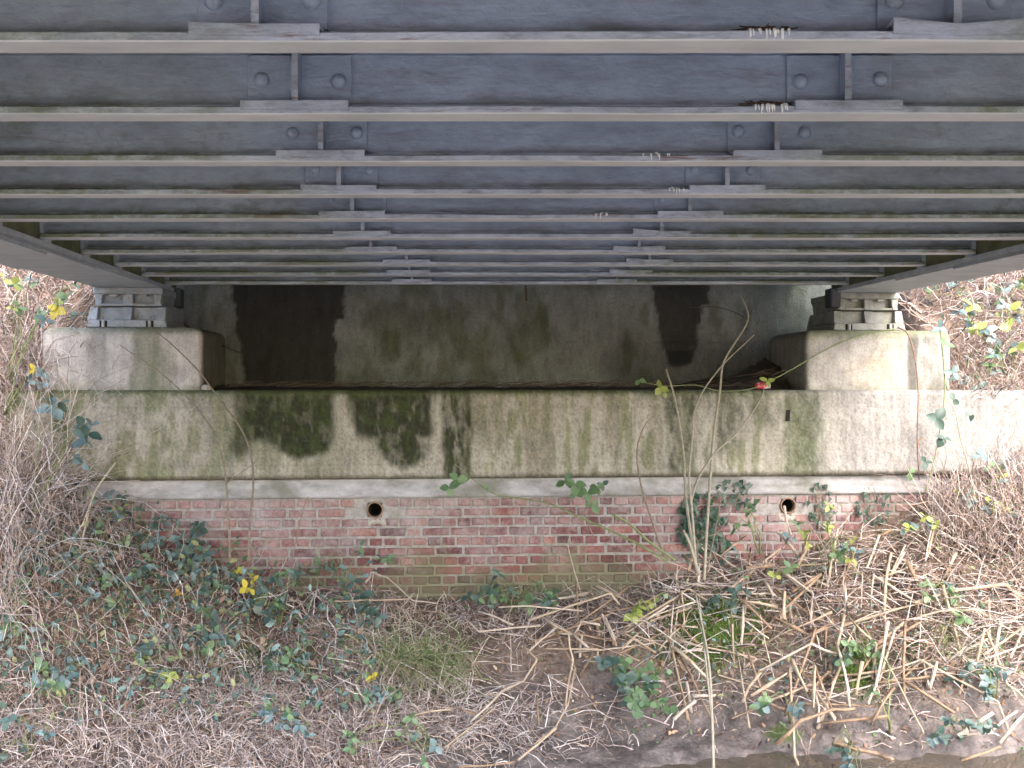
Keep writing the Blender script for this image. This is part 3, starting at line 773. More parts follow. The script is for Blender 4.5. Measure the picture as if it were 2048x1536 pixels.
for i, v in enumerate(cm.v):
    dz = v[2]-org.z; cm.v[i] = (v[0], v[1]+.004*math.sin(v[0]*80), org.z+dz*(.82+.12*math.sin(v[0]*55+v[1]*30)))
cm.build('can_body', M['red'], CAN, True)
MB().lathe([(.0275, .0), (.0275, .006), (.024, .0065)], org+Vector((.113, .002, .003)), (1, .02, .03), 18).build('rim', M['bolt'], CAN, True)

def soil_ridge():
    n_a, n_b = 260, 16
    A = np.linspace(-2.36, 2.34, n_a)[:, None]; T = np.linspace(0, 1, n_b)[None, :]
    Bb = .30+.71*T+.05*(fbm(A*4, T*0, 301)-.5); A2 = np.repeat(A, n_b, 1)
    h = np.interp(A2, [-2.36, -2.1, -.5, 1.2, 1.7, 2.0, 2.34], [.07, .035, .02, .03, .07, .16, .26])
    prof_ = sstep(0, .45, T)*(.35+.65*T)
    Z = -.052+h*prof_*(.4+1.2*fbm(A2*6, T*3, 302))+.02*(fbm(A2*30, T*12, 303)-.5)*prof_
    Vv = np.stack([A2*CA-Bb*SA, AB_Y+A2*SA+Bb*CA, Z+E], -1).reshape(-1, 3)
    me = np_mesh('shelf_soil', Vv, grid_faces(n_a, n_b), M['soil'], None, True)
    tag(put('shelf_soil', me), 'dark soil and litter heaped along the shelf', 'soil', kind='stuff')
soil_ridge()
r = random.Random(8); tw = MB()
for j in range(150):
    a_ = r.uniform(-2.3, 2.3); b0 = r.uniform(.1, .8); ln = r.uniform(.08, .4); th = r.gauss(0, .35)
    z0 = E-.03+(.12 if a_ > 1.8 else .0)*r.random()+.02*r.random()
    p0 = ab_world(a_, b0, z0); p1 = ab_world(min(a_+ln*math.cos(th), 2.33), max(.06, b0+ln*math.sin(th)), z0+r.uniform(0, .04)); pm_ = (p0+p1)/2+Vector((0, 0, r.uniform(0, .03)))
    tw.tube([p0, pm_, p1], [.004, .0035, .002], 4)
tag(tw.build('shelf_twigs', M['darkb']), 'thin dead twigs scattered along the dark shelf', 'twigs', kind='stuff')
o = MB().lathe([(.0005, 0), (.035, .004), (.042, .02), (.03, .04), (.0005, .048)], ab_world(-2.33, .05, E-.05), (0.1, 0, 1), 9).build('stone_chip', M['stone'])
tag(o, 'pale stone chip at the foot of the left bearing block', 'stone')
# ------------------------------------------------------------------ vegetation: leaf shapes
def leaf_mesh(name, m, kind='bramble', seed=0):
    """leaf along +Y from the stalk end at the origin, face up +Z, about 1 long"""
    r = random.Random(seed); L = []
    if kind == 'bramble': w = [(0, 0), (.12, .20), (.30, .33), (.5, .35), (.7, .27), (.87, .14), (1, 0)]
    elif kind == 'round': w = [(0, 0), (.10, .30), (.3, .46), (.55, .48), (.78, .36), (.93, .18), (1, 0)]
    elif kind == 'ivy': w = [(0, .0), (-.10, .22), (.06, .50), (.30, .30), (.50, .36), (.66, .17), (1, 0)]
    else: w = [(0, 0), (.15, .10), (.4, .16), (.7, .12), (1, 0)]
    v = []; f = []
    cur = r.uniform(.05, .22); fold = r.uniform(.12, .38); tws = r.uniform(-.25, .25)
    for i, (t, q) in enumerate(w):
        z = -cur*t*t
        q2 = q*(1+r.uniform(-.08, .08)); q3 = q*(1+r.uniform(-.08, .08))
        v += [(-q2, t, z+q2*fold-tws*t*q2), (0, t+(0 if kind != 'ivy' else max(0, .02)), z), (q3, t, z+q3*fold+tws*t*q3)]
    for i in range(len(w)-1):
        a = i*3; f += [(a, a+1, a+4, a+3), (a+1, a+2, a+5, a+4)]
    me = bpy.data.meshes.new(name); me.from_pydata(v, [], f); me.materials.append(m)
    me.polygons.foreach_set('use_smooth', [True]*len(me.polygons)); return me
LEAF = {}
def leaf(kind, colr):
    key = (kind, colr)
    if key not in LEAF: LEAF[key] = [leaf_mesh('leaf', M[colr], kind, i+len(LEAF)*7) for i in range(3)]
    return random.choice(LEAF[key])
RV = random.Random(77)
def put_leaf(parent, p, size, kind, colr, out=None, face=None):
    """leaf at p pointing along out, its face turned to face"""
    y = (out or Vector((RV.uniform(-1, 1), RV.uniform(-.6, .3), RV.uniform(-.5, .5)))).normalized()
    nrm = face or Vector((RV.gauss(0, .5), -.55+RV.gauss(0, .35), .8+RV.gauss(0, .3)))
    nrm = nrm-y*nrm.dot(y)
    nrm = nrm.normalized() if nrm.length > 1e-3 else y.orthogonal().normalized()
    x = y.cross(nrm)
    R = Matrix((x, y, nrm)).transposed().to_4x4()
    return put('leaf', leaf(kind, colr), parent, Matrix.Translation(p) @ R @ Matrix.Diagonal((size*RV.uniform(.85, 1.15), size, size, 1)))
def arc(p0, p1, sag, n=7, wob=.02, rr=None):
    rr = rr or RV; pts = []
    for i in range(n):
        t = i/(n-1); p = p0.lerp(p1, t)+Vector((0, 0, sag*4*t*(1-t)))
        if 0 < i < n-1: p += Vector((rr.gauss(0, wob), rr.gauss(0, wob), rr.gauss(0, wob)))
        pts.append(p)
    return pts
def smooth(pts, n=4):
    pts = [Vector(p) for p in pts]; out = []
    ext = [pts[0]*2-pts[1]]+pts+[pts[-1]*2-pts[-2]]
    for i in range(1, len(ext)-2):
        a, b_, c, d = ext[i-1:i+3]
        for k in range(n):
            t = k/n
            out.append(.5*((2*b_)+(c-a)*t+(2*a-5*b_+4*c-d)*t*t+(3*b_-a-3*c+d)*t**3))
    return out+[pts[-1]]

# ------------------------------------------------------------------ saplings, stems and vines
def stem(mb, pxs, d, r0, r1, sides=6, base=None):
    """stem through photograph pixels at depth d (number or list)"""
    ds = d if hasattr(d, '__len__') else [d]*len(pxs)
    pts = smooth([P(x, y, q) for (x, y), q in zip(pxs, ds)], 4)
    n_ = len(pts); mb.tube(pts, [r0+(r1-r0)*i/(n_-1) for i in range(n_)], sides); return pts
def sapling(label, stems, group='thin saplings by the wall'):
    x, y = stems[0][0][0]; d = stems[0][1]; d = d[0] if hasattr(d, '__len__') else d
    T = empty('sapling', tuple(P(x, y, d))); tag(T, label, 'sapling', group)
    for pxs, dd, r0, r1, mk in stems:
        mb = MB(); stem(mb, pxs, dd, r0, r1); mb.build('stem', M[mk], T, True)
    return T
CL = sapling('clump of tall pale saplings rising from the bank in front of the shelf', [
    ([(1398, 1150), (1388, 1110), (1372, 1000), (1366, 900), (1350, 800), (1332, 738)], 7.15, .013, .006, 'paleb'),
    ([(1408, 1160), (1412, 1080), (1420, 960), (1428, 860), (1440, 780), (1448, 722), (1492, 650), (1494, 620), (1480, 588)], 7.2, .012, .004, 'paleb'),
    ([(1392, 1140), (1385, 1040), (1378, 950), (1384, 880), (1392, 810), (1438, 738), (1508, 670)], 7.1, .011, .0035, 'paleb'),
    ([(1380, 1010), (1395, 960), (1430, 905), (1475, 865), (1520, 800), (1528, 775)], [7.15, 7.15, 7.2, 7.3, 7.4, 7.45], .009, .005, 'paleb'),
    ([(1330, 1118), (1310, 1060), (1282, 970), (1274, 900), (1290, 850), (1312, 828)], 7.2, .009, .003, 'bark'),
    ([(1350, 1120), (1300, 1085), (1262, 1050), (1224, 1028)], 7.0, .010, .008, 'greenb'),
    ([(1390, 1150), (1395, 1120), (1398, 1080), (1440, 1060), (1480, 985)], 7.25, .007, .003, 'bark'),
    ([(1395, 1145), (1380, 1090), (1366, 1060)], 7.05, .012, .009, 'paleb'),
    ([(1412, 1150), (1440, 1000), (1418, 975)], 7.3, .006, .003, 'bark'),
], None)
sapling('long pale stem standing in the water below the sapling clump', [
    ([(1427, 1548), (1424, 1440), (1418, 1330), (1402, 1240), (1390, 1182)], [6.0, 6.1, 6.25, 6.5, 6.7], .010, .005, 'paleb'),
    ([(1424, 1440), (1412, 1330), (1404, 1250), (1398, 1196)], [6.1, 6.25, 6.5, 6.7], .008, .004, 'paleb')], None)
sapling('tall thin sapling arching over the left bearing block', [
    ([(497, 1125), (500, 1050), (507, 960), (500, 900), (478, 850), (440, 800), (400, 745), (345, 690), (296, 650)], [7.1, 7.1, 7.15, 7.2, 7.25, 7.3, 7.35, 7.4, 7.4], .010, .0035, 'bark'),
    ([(504, 930), (520, 910), (526, 900)], 7.15, .004, .002, 'bark')])
sapling('thin straight sapling in front of the left end of the brick wall', [
    ([(460, 1120), (458, 1060), (452, 960), (442, 905), (425, 860), (380, 800), (320, 745), (240, 690)], [7.1, 7.1, 7.1, 7.15, 7.2, 7.3, 7.35, 7.4], .010, .003, 'bark'),
    ([(454, 965), (490, 940), (526, 915)], 7.1, .004, .002, 'bark')])
sapling('thick leaning brown stem at the far left of the bank', [
    ([(112, 1400), (112, 1280), (116, 1150), (118, 1060), (96, 980), (70, 920), (40, 860)], [6.7, 6.75, 6.8, 6.85, 6.9, 7.0, 7.0], .016, .006, 'bark')])
sapling('pale broken stem leaning right above the left brambles', [
    ([(146, 1260), (152, 1150), (172, 1050), (190, 985), (232, 925)], [6.75, 6.8, 6.85, 6.85, 6.9], .010, .007, 'paleb')])
sapling('slender twig rising across the left brick courses', [
    ([(585, 1120), (596, 1065), (606, 1020), (617, 992)], 7.2, .005, .002, 'bark')])
sapling('bent twig standing before the middle of the brick wall', [
    ([(1160, 1180), (1145, 1130), (1136, 1090), (1140, 1070)], 7.3, .006, .003, 'paleb')])
def vine(label, pxs, d, r0, r1, mk, leaves=(), name='hanging_vine', cat='vine', group=None):
    x, y = pxs[0]; dd = d[0] if hasattr(d, '__len__') else d
    T = empty(name, tuple(P(x, y, dd))); tag(T, label, cat, group)
    mb = MB(); stem(mb, pxs, d, r0, r1, 5)
    cane = mb.build('cane', M[mk], T, True)
    for (lx, ly, ld, sz, kind, colr, n_) in leaves:
        c = P(lx, ly, ld); a0 = RV.uniform(0, 6.28)
        for i in range(n_):
            an = a0+i*2.1+RV.uniform(-.4, .4)
            put_leaf(T, c, sz*RV.uniform(.8, 1.15), kind, colr, Vector((math.cos(an), RV.uniform(-.35, .1), math.sin(an)*.8-.15)), Vector((RV.gauss(0, .3), -.9, .6+RV.gauss(0, .3))))
    return T
vine('reddish vine hanging over the right end of the shelf', [(1795, 655), (1815, 668), (1830, 720), (1836, 790), (1834, 880), (1838, 960)], [8.0, 7.93, 7.9, 7.85, 7.8, 7.8], .006, .004, 'redb', [(1836, 882, 7.78, .06, 'thin', 'leaf_brown', 2)])
vine('leafy bramble trailing down the bright end of the shelf', [(1880, 660), (1888, 740), (1888, 800), (1876, 880), (1862, 945), (1850, 985)], [7.95, 7.88, 7.82, 7.78, 7.75, 7.7], .006, .004, 'greenb',
     [(1878, 655, 7.9, .07, 'bramble', 'leaf_blue', 3), (1890, 690, 7.86, .08, 'bramble', 'leaf_green', 2), (1905, 745, 7.85, .09, 'bramble', 'leaf_blue', 3), (1872, 838, 7.75, .10, 'bramble', 'leaf_dark', 3), (1888, 876, 7.75, .08, 'bramble', 'leaf_dark', 3), (1850, 924, 7.72, .07, 'bramble', 'leaf_dark', 3), (1820, 945, 7.7, .06, 'bramble', 'leaf_green', 2), (1905, 800, 7.8, .07, 'bramble', 'leaf_dark', 2)])
vine('pale vine stem crossing the far right of the shelf', [(1912, 830), (1922, 880), (1936, 930), (1950, 1000), (1958, 1090)], [7.75, 7.7, 7.6, 7.5, 7.4], .006, .005, 'paleb', [(1945, 828, 7.7, .06, 'bramble', 'leaf_dark', 2), (1960, 910, 7.6, .07, 'bramble', 'leaf_blue', 3)])
vine('long green bramble arching from the right bearing block along the shelf edge', [(1790, 658), (1720, 670), (1650, 700), (1590, 735), (1540, 762), (1500, 778), (1440, 782), (1390, 770), (1330, 772), (1290, 765)], [7.9, 7.9, 7.85, 7.8, 7.75, 7.7, 7.65, 7.62, 7.6, 7.6], .006, .003, 'greenb',
     [(1535, 762, 7.7, .06, 'bramble', 'leaf_lime', 3), (1320, 775, 7.6, .07, 'bramble', 'leaf_lime', 3), (1278, 760, 7.6, .055, 'bramble', 'leaf_green', 2), (1330, 785, 7.58, .05, 'bramble', 'leaf_lime', 2)])
vine('dark thin twig hanging in the shade of the rear wall', [(1497, 640), (1470, 625), (1430, 614), (1380, 615)], 8.3, .004, .003, 'darkb')
vine('dark dead branch slanting down beside the left bearing block', [(332, 628), (370, 650), (420, 680), (478, 705)], [8.1, 8.2, 8.3, 8.4], .012, .005, 'darkb')
vine('light green bramble shoot leaning left across the brick wall', [(1335, 1122), (1270, 1085), (1200, 1052), (1148, 1030), (1100, 1008), (1050, 998), (990, 988), (950, 962), (910, 928)], [7.1, 7.1, 7.15, 7.15, 7.2, 7.2, 7.2, 7.2, 7.2], .010, .003, 'greenb',
     [(915, 958, 7.15, .075, 'bramble', 'leaf_green', 3), (898, 975, 7.15, .085, 'bramble', 'leaf_green', 3), (930, 962, 7.2, .06, 'bramble', 'leaf_green', 2), (974, 974, 7.2, .04, 'bramble', 'leaf_green', 2)])
vine('bright leafy bramble tip in front of the pale band', [(1188, 1075), (1170, 1030), (1175, 1000), (1160, 975), (1135, 962)], 7.3, .005, .002, 'bark',
     [(1130, 962, 7.25, .075, 'bramble', 'leaf_green', 4), (1150, 968, 7.22, .08, 'bramble', 'leaf_green', 4), (1150, 985, 7.25, .07, 'bramble', 'leaf_green', 3), (1175, 985, 7.25, .075, 'bramble', 'leaf_green', 4), (1195, 975, 7.28, .06, 'bramble', 'leaf_green', 3), (1185, 1010, 7.25, .07, 'bramble', 'leaf_green', 4), (1205, 970, 7.3, .055, 'bramble', 'leaf_dark', 3)])

# ------------------------------------------------------------------ bramble plants on the banks
def bramble(label, root, tips, sizes=(.06, .09), pal=('leaf_dark',), cane='greenb', kind='bramble', dens=3, sag=.12, group='brambles on the banks', lift=.27, radius=.0045, name='bramble_plant', cat='bramble', d=None, spread=28):
    R0 = hit(*root) if d is None else P(root[0], root[1], d)
    T = empty(name, tuple(R0)); tag(T, label, cat, group)
    for (tx, ty) in tips:
        if d is None:
            e = hit(tx, ty, lift=lift)
            dd = min(e.y, R0.y+.35) if e.y > R0.y else e.y
        else: dd = d+RV.uniform(-.15, .15)
        p1 = P(tx, ty, dd)
        pts = arc(R0, p1, sag*RV.uniform(.5, 1.3), 8, .012)
        mb = MB(); mb.tube(pts, [radius*(1.25-.8*i/7) for i in range(8)], 5)
        cl = []
        for q in range(dens):
            an = RV.uniform(0, 6.28); rr_ = RV.uniform(0, spread)/F*dd
            c = p1+Vector((rr_*math.cos(an), RV.uniform(-.06, .04), rr_*math.sin(an)*.8)); cl.append(c)
            mb.tube(arc(pts[RV.choice((5, 6, 7))], c, .01, 4, .004), [.0025, .002, .0018, .0015], 4)
        cn = mb.build('cane', M[cane], T, True)
        for c in cl:
            a0 = RV.uniform(0, 6.28); s = RV.uniform(sizes[0]*.65, sizes[1]*.92); cc = RV.choice(pal)
            for i in range(3):
                an = a0+i*1.75+RV.uniform(-.3, .3)
                put_leaf(T, c, s*RV.uniform(.8, 1.15), kind, cc, Vector((math.cos(an), RV.uniform(-.5, .2), math.sin(an)*.7-.12)))
    return T
B, DK, GR, YE, LI, OR = 'leaf_blue', 'leaf_dark', 'leaf_green', 'leaf_yellow', 'leaf_lime', 'leaf_orange'
bramble('bramble with large bluish leaves over the left end of the shelf', (60, 1060), [(150, 930), (95, 815), (165, 870), (185, 850)], (.09, .13), (B, B, DK), dens=2, d=6.9, sag=.2)
bramble('bramble with blue-green leaves beside the left bearing', (20, 760), [(50, 560), (120, 605), (40, 610), (90, 640), (70, 560)], (.07, .10), (B, GR, LI), d=7.2, dens=2, sag=.1)
bramble('twiggy bramble with yellowing leaves left of the bearing block', (10, 830), [(70, 760), (85, 745), (115, 600)], (.07, .09), (LI, YE, B), d=7.15, dens=2, sag=.1)
bramble('bramble with drooping pale leaves at the left edge of the bank', (20, 1330), [(40, 1190), (20, 1240), (90, 1255), (50, 1160)], (.07, .1), (B, DK, GR))
bramble('dense dark green bramble at the left foot of the wall', (400, 1180), [(350, 1105), (380, 1080), (410, 1110), (425, 1140), (370, 1140), (395, 1060)], (.06, .09), (DK, DK, B), dens=4)
bramble('bramble carrying a bunch of bright yellow leaves near the wall foot', (520, 1230), [(485, 1140), (500, 1148), (490, 1172)], (.055, .08), (YE,), dens=2, spread=16)
bramble('dark bramble spilling right below the yellow leaves', (560, 1260), [(530, 1180), (570, 1200), (545, 1220), (590, 1160), (510, 1210), (555, 1160)], (.06, .09), (DK, DK, GR), dens=3)
bramble('bramble with one orange leaf on the left bank', (340, 1260), [(355, 1188)], (.06, .065), (OR,), dens=1, spread=5)
bramble('mid-green bramble in the middle of the left bank', (250, 1260), [(250, 1175), (230, 1205), (285, 1190), (215, 1160), (270, 1150)], (.06, .085), (DK, GR, B), dens=3)
bramble('bramble with blue-tinged leaves low on the left bank', (130, 1420), [(95, 1340), (120, 1360), (70, 1320), (140, 1330), (90, 1370)], (.06, .09), (B, DK, GR), dens=3)
bramble('bramble of small leaves high on the left bank', (190, 1130), [(190, 1055), (160, 1075), (235, 1090), (130, 1110), (240, 1030)], (.05, .075), (B, GR, DK), dens=3)
bramble('bramble with scattered grey-green leaves at the top of the left bank', (280, 1110), [(300, 1060), (330, 1040), (270, 1010), (310, 1090), (220, 1000)], (.05, .08), (B, DK), dens=3)
bramble('bramble with green leaves above the hollow in the left bank', (620, 1370), [(600, 1300), (570, 1310), (590, 1340), (545, 1330)], (.06, .08), (DK, GR), dens=2)
bramble('small bramble with two yellow leaves above the grass tuft', (760, 1430), [(735, 1352), (745, 1350)], (.05, .06), (LI, YE), dens=1, spread=6)
bramble('bramble with pale green leaves in the grass tuft', (800, 1460), [(775, 1380), (790, 1385), (760, 1390)], (.06, .085), (GR, B), dens=2)
bramble('low bramble with round leaves at the foot of the bank in the middle', (860, 1510), [(815, 1450), (830, 1480), (720, 1470), (850, 1500), (700, 1500)], (.05, .07), (B, GR, DK), dens=2)
bramble('bramble with two large dark leaves below the leftmost straw arch', (735, 1280), [(730, 1222), (745, 1225), (690, 1190), (710, 1170)], (.075, .1), (DK,), dens=2)
bramble('sprawling bramble along the foot of the brick wall', (1020, 1230), [(980, 1180), (1005, 1165), (960, 1195), (1030, 1185), (1060, 1195), (1090, 1185), (1105, 1200), (1010, 1200)], (.055, .085), (DK, GR, GR), dens=3)
bramble('thin young bramble climbing the mossy brick courses', (690, 1190), [(640, 1120), (660, 1110), (680, 1130), (720, 1100), (760, 1120), (610, 1140)], (.05, .07), (DK, GR), dens=2)
bramble('bramble with yellowish lobed leaves below the sapling clump', (1300, 1260), [(1280, 1212), (1310, 1195), (1270, 1225)], (.06, .09), (LI, GR), dens=2)
bramble('dark bramble with drooping leaves right of the sapling clump', (1460, 1270), [(1480, 1200), (1440, 1210), (1430, 1190), (1470, 1180)], (.06, .085), (DK, B), dens=2)
bramble('low green herb clump above the muddy scarp', (1270, 1420), [(1240, 1350), (1270, 1340), (1300, 1370), (1255, 1385), (1290, 1400), (1330, 1400), (1220, 1330), (1310, 1345)], (.055, .08), (GR, DK, GR), kind='round', dens=4, sag=.05, name='herb_clump', cat='herb', group=None)
bramble('bramble sprig with glossy leaves among the middle canes', (1740, 1360), [(1700, 1295), (1690, 1310), (1715, 1290)], (.06, .08), (DK, GR), dens=3)
bramble('bramble with blue-green leaves at the right end of the canes', (1990, 1400), [(1960, 1345), (1930, 1340), (1980, 1360), (1960, 1370), (2000, 1330)], (.06, .085), (B, DK), dens=3)
bramble('pale-leaved bramble on top of the right-hand canes', (1900, 1260), [(1890, 1180), (1880, 1165), (1920, 1220), (1870, 1175)], (.06, .09), (B, B, GR), dens=2)
bramble('bramble with one large yellow leaf on the right bank', (1880, 1110), [(1865, 1048), (1850, 1040), (1815, 1050)], (.07, .09), (LI, B), dens=2, spread=12)
bramble('leafy bramble in front of the right weep pipe', (1520, 1110), [(1480, 1025), (1500, 1030), (1465, 1050), (1490, 1010)], (.06, .08), (GR, DK), dens=2, d=7.35)
bramble('bramble rising beside the right weep pipe', (1660, 1120), [(1660, 1020), (1665, 1050), (1700, 1095), (1680, 1110), (1605, 1060)], (.06, .08), (GR, B, LI), dens=2, d=7.3)
bramble('low bramble in the right part of the cane litter', (1660, 1160), [(1690, 1110), (1670, 1105), (1600, 1080), (1575, 1150)], (.06, .085), (GR, LI, B), dens=2)
bramble('bramble with bleached leaves on the top right corner of the bank', (1960, 1050), [(1945, 1010), (1970, 1020), (2010, 960), (1995, 935), (1930, 985), (2020, 1010)], (.055, .08), (B, LI, GR), dens=3)
bramble('ground bramble at the waterline on the right', (1700, 1510), [(1705, 1520), (1680, 1500), (1715, 1535)], (.05, .07), (DK, B), dens=2)
bramble('green bramble trailing over the mud at right', (1780, 1470), [(1770, 1300), (1750, 1400)], (.05, .07), (GR,), dens=1, radius=.006)
bramble('bramble with dark leaves behind the right bearing block', (1960, 830), [(1940, 720), (1980, 735), (1925, 760), (2000, 780), (1960, 770)], (.07, .1), (B, DK, GR), dens=3, d=8.1)
bramble('bramble with glossy white-lit leaves right of the buff block', (2030, 800), [(1930, 640), (1960, 660), (1990, 690), (1920, 620), (2010, 640), (2030, 700)], (.08, .11), (B, LI, GR), dens=3, d=8.2)
bramble('bramble under the right main girder', (2010, 700), [(1900, 570), (1860, 585), (1990, 570), (2030, 560), (1940, 600), (2020, 610)], (.07, .1), (B, GR, LI), dens=3, d=8.8)
bramble('dark bramble at the far left behind the bearing', (30, 700), [(20, 560), (160, 570), (140, 620), (15, 640)], (.06, .09), (DK, LI), dens=2, d=8.0)
bramble('bramble with blue leaves low at the left edge', (40, 1180), [(85, 1080), (60, 1110), (30, 1090), (100, 1120), (20, 1150)], (.06, .085), (B, DK), dens=3)

for lab, root, tips, pal in (
  ('bramble with grey-green leaves filling the hollow left of the thin saplings', (440, 1330), [(430, 1250), (400, 1270), (460, 1280), (420, 1300)], (DK, B, GR)),
  ('bramble with pale leaves in the lower left corner', (60, 1530), [(40, 1450), (90, 1470), (20, 1490)], (B, DK)),
  ('bramble with mixed leaves left of the moss patch on the left bank', (310, 1400), [(280, 1310), (300, 1340), (330, 1290), (350, 1350)], (DK, GR, LI)),
  ('bramble with bluish leaves between the two leaning left stems', (150, 1210), [(140, 1150), (170, 1180), (200, 1130), (120, 1190)], (B, B, DK)),
  ('small-leaved bramble low on the bank left of the grass tuft', (560, 1470), [(530, 1420), (580, 1430), (620, 1450)], (GR, B)),
  ('bramble spreading below the dense dark green one', (330, 1230), [(300, 1150), (320, 1200), (390, 1210), (430, 1190), (450, 1160)], (DK, B, GR)),
  ('bramble with curled dull leaves above the waterline right of the herb clump', (1580, 1450), [(1540, 1410), (1590, 1420)], (B, GR)),
  ('dull bramble on the mud at the lower right corner', (1930, 1480), [(1900, 1440), (1930, 1460), (1960, 1450), (1880, 1470)], (B, DK))):
    bramble(lab, root, tips, (.05, .08), pal, dens=3)

# ------------------------------------------------------------------ ivy on the wall
def ivy(label, cx, cy, rx, ry, n_, size):
    dd = AB_Y+.1+.075*(cx-1024)/F*7.8; T = empty('ivy', tuple(P(cx, cy+ry, dd-.03))); tag(T, label, 'ivy', 'ivy growing on the brick wall')
    mb = MB(); r = RV
    for j in range(7):
        x = cx+r.uniform(-.6, .6)*rx
        pts = [P(cx+r.uniform(-.2, .2)*rx+(x-cx)*t, cy+ry-2*ry*t*r.uniform(.8, 1), dd-.012) for t in (0, .25, .5, .75, 1)]
        mb.tube(smooth(pts, 3), .003, 4)
    mb.build('stem', M['bark'], T)
    for j in range(n_):
        a_, q = r.uniform(0, 6.28), math.sqrt(r.random())
        p = P(cx+rx*q*math.cos(a_), cy+ry*q*math.sin(a_), dd-.02-r.uniform(0, .10)*(1-q))
        put_leaf(T, p, size*r.uniform(.7, 1.2), 'ivy', 'ivy', Vector((r.gauss(0, .6), -.35, -.8+r.gauss(0, .35))), Vector((r.gauss(0, .35), -1, .5+r.gauss(0, .3))))
ivy('dense ivy clump on the bricks behind the sapling clump', 1402, 1045, 46, 62, 120, .055)
ivy('sparse ivy below the dense clump at the wall foot', 1425, 1110, 50, 40, 40, .05)
ivy('sparse ivy strands climbing the bricks right of the right weep pipe', 1640, 1010, 28, 50, 26, .045)
ivy('thin ivy on the bricks near the right end of the wall', 1745, 1010, 35, 36, 26, .045)
ivy('thin ivy creeping over the pale band between saplings and pipe', 1470, 985, 55, 26, 30, .04)

# ------------------------------------------------------------------ broken canes
def C(l_, ox, oy, s): return [[(x/s+ox, y/s+oy) for x, y in q] for q in l_]
A3 = C([
 [(590, 90), (805, 250), (800, 465)], [(400, 290), (605, 330)], [(400, 290), (570, 460)], [(405, 320), (395, 560)], [(600, 400), (790, 500), (935, 420)],
 [(1015, 385), (1175, 550), (1165, 760)], [(1160, 145), (1150, 350)], [(1155, 145), (1410, 300)], [(1410, 305), (1650, 230), (1930, 205), (2048, 290)], [(1265, 15), (1235, 220), (1240, 480)],
 [(1345, 10), (1250, 200)], [(1650, 15), (1580, 160)], [(1190, 550), (1345, 420)], [(1345, 420), (1570, 355), (1770, 350), (2048, 520)], [(1345, 430), (1345, 850)],
 [(1820, 460), (1760, 700)], [(1820, 460), (1950, 780), (2060, 870)], [(1540, 650), (1490, 810)], [(500, 710), (800, 550), (950, 610)], [(685, 640), (780, 830)],
 [(690, 640), (660, 740)], [(820, 670), (815, 920)], [(820, 670), (925, 930)], [(500, 710), (390, 890)], [(650, 720), (450, 850)],
 [(950, 550), (1000, 700), (1020, 910)], [(990, 380), (955, 570)], [(1005, 190), (1005, 380)], [(640, 240), (640, 400)], [(0, 590), (60, 710)], [(0, 570), (200, 760)],
 [(1660, 1085), (1855, 950)], [(1660, 1090), (1860, 1060)], [(1865, 1050), (2000, 940)], [(2060, 950), (1910, 1130)], [(600, 1130), (740, 1000), (930, 930), (1060, 930)],
 [(930, 1130), (1180, 1190), (1280, 1230)], [(1690, 1230), (1910, 1150)], [(420, 105), (590, 90)], [(740, 130), (905, 215)], [(770, 0), (720, 110)], [(930, 0), (900, 200)],
 [(0, 180), (230, 220)], [(1280, 800), (1160, 1000)], [(1250, 420), (1180, 790), (1130, 900)], [(0, 985), (120, 880)], [(110, 850), (240, 850)], [(1290, 470), (1190, 780)], [(1360, 60), (1420, 180)], [(1570, 210), (1700, 690)], [(880, 570), (905, 380)], [(530, 170), (580, 270)]], 1348, 1100, 2.926)
A2 = C([
 [(240, 190), (275, 130), (370, 165), (510, 290), (650, 310)], [(60, 300), (500, 285)], [(810, 390), (910, 475), (1260, 440)], [(900, 350), (1100, 440)], [(1020, 335), (1180, 325), (1510, 355)],
 [(1180, 600), (1360, 450)], [(1280, 400), (1420, 490), (1450, 650), (1410, 920)], [(1465, 690), (1425, 900), (1350, 1040), (1220, 1140)], [(1455, 500), (1500, 420), (1610, 435)], [(1750, 450), (2048, 280)],
 [(1620, 370), (1700, 550)], [(1640, 390), (1710, 560)], [(1740, 560), (1820, 500), (2000, 570)], [(700, 1150), (980, 930)], [(850, 1010), (1040, 820)], [(1130, 1230), (1350, 1040)], [(790, 1270), (1110, 1240)],
 [(190, 800), (270, 950)], [(1750, 600), (1840, 650)], [(1000, 850), (1160, 760), (1240, 640), (1160, 560)], [(1240, 850), (1250, 1010)], [(1740, 580), (1830, 490)], [(500, 960), (740, 930)], [(660, 880), (880, 960)]], 650, 1100, 2.926)
A8 = C([[(490, 795), (630, 690)], [(945, 690), (890, 860)], [(1095, 660), (1045, 930)], [(790, 670), (890, 790)], [(820, 540), (850, 690)], [(1310, 690), (1370, 665)], [(1590, 650), (1530, 850)],
 [(1360, 780), (1350, 950)], [(1440, 740), (1360, 900)], [(1310, 690), (1240, 860)], [(330, 880), (370, 740)], [(380, 930), (385, 840)], [(300, 790), (370, 850)]], 1248, 800, 2.56)
SHADE = {'cane': 'straw-coloured', 'cane2': 'tan', 'cane3': 'bleached'}
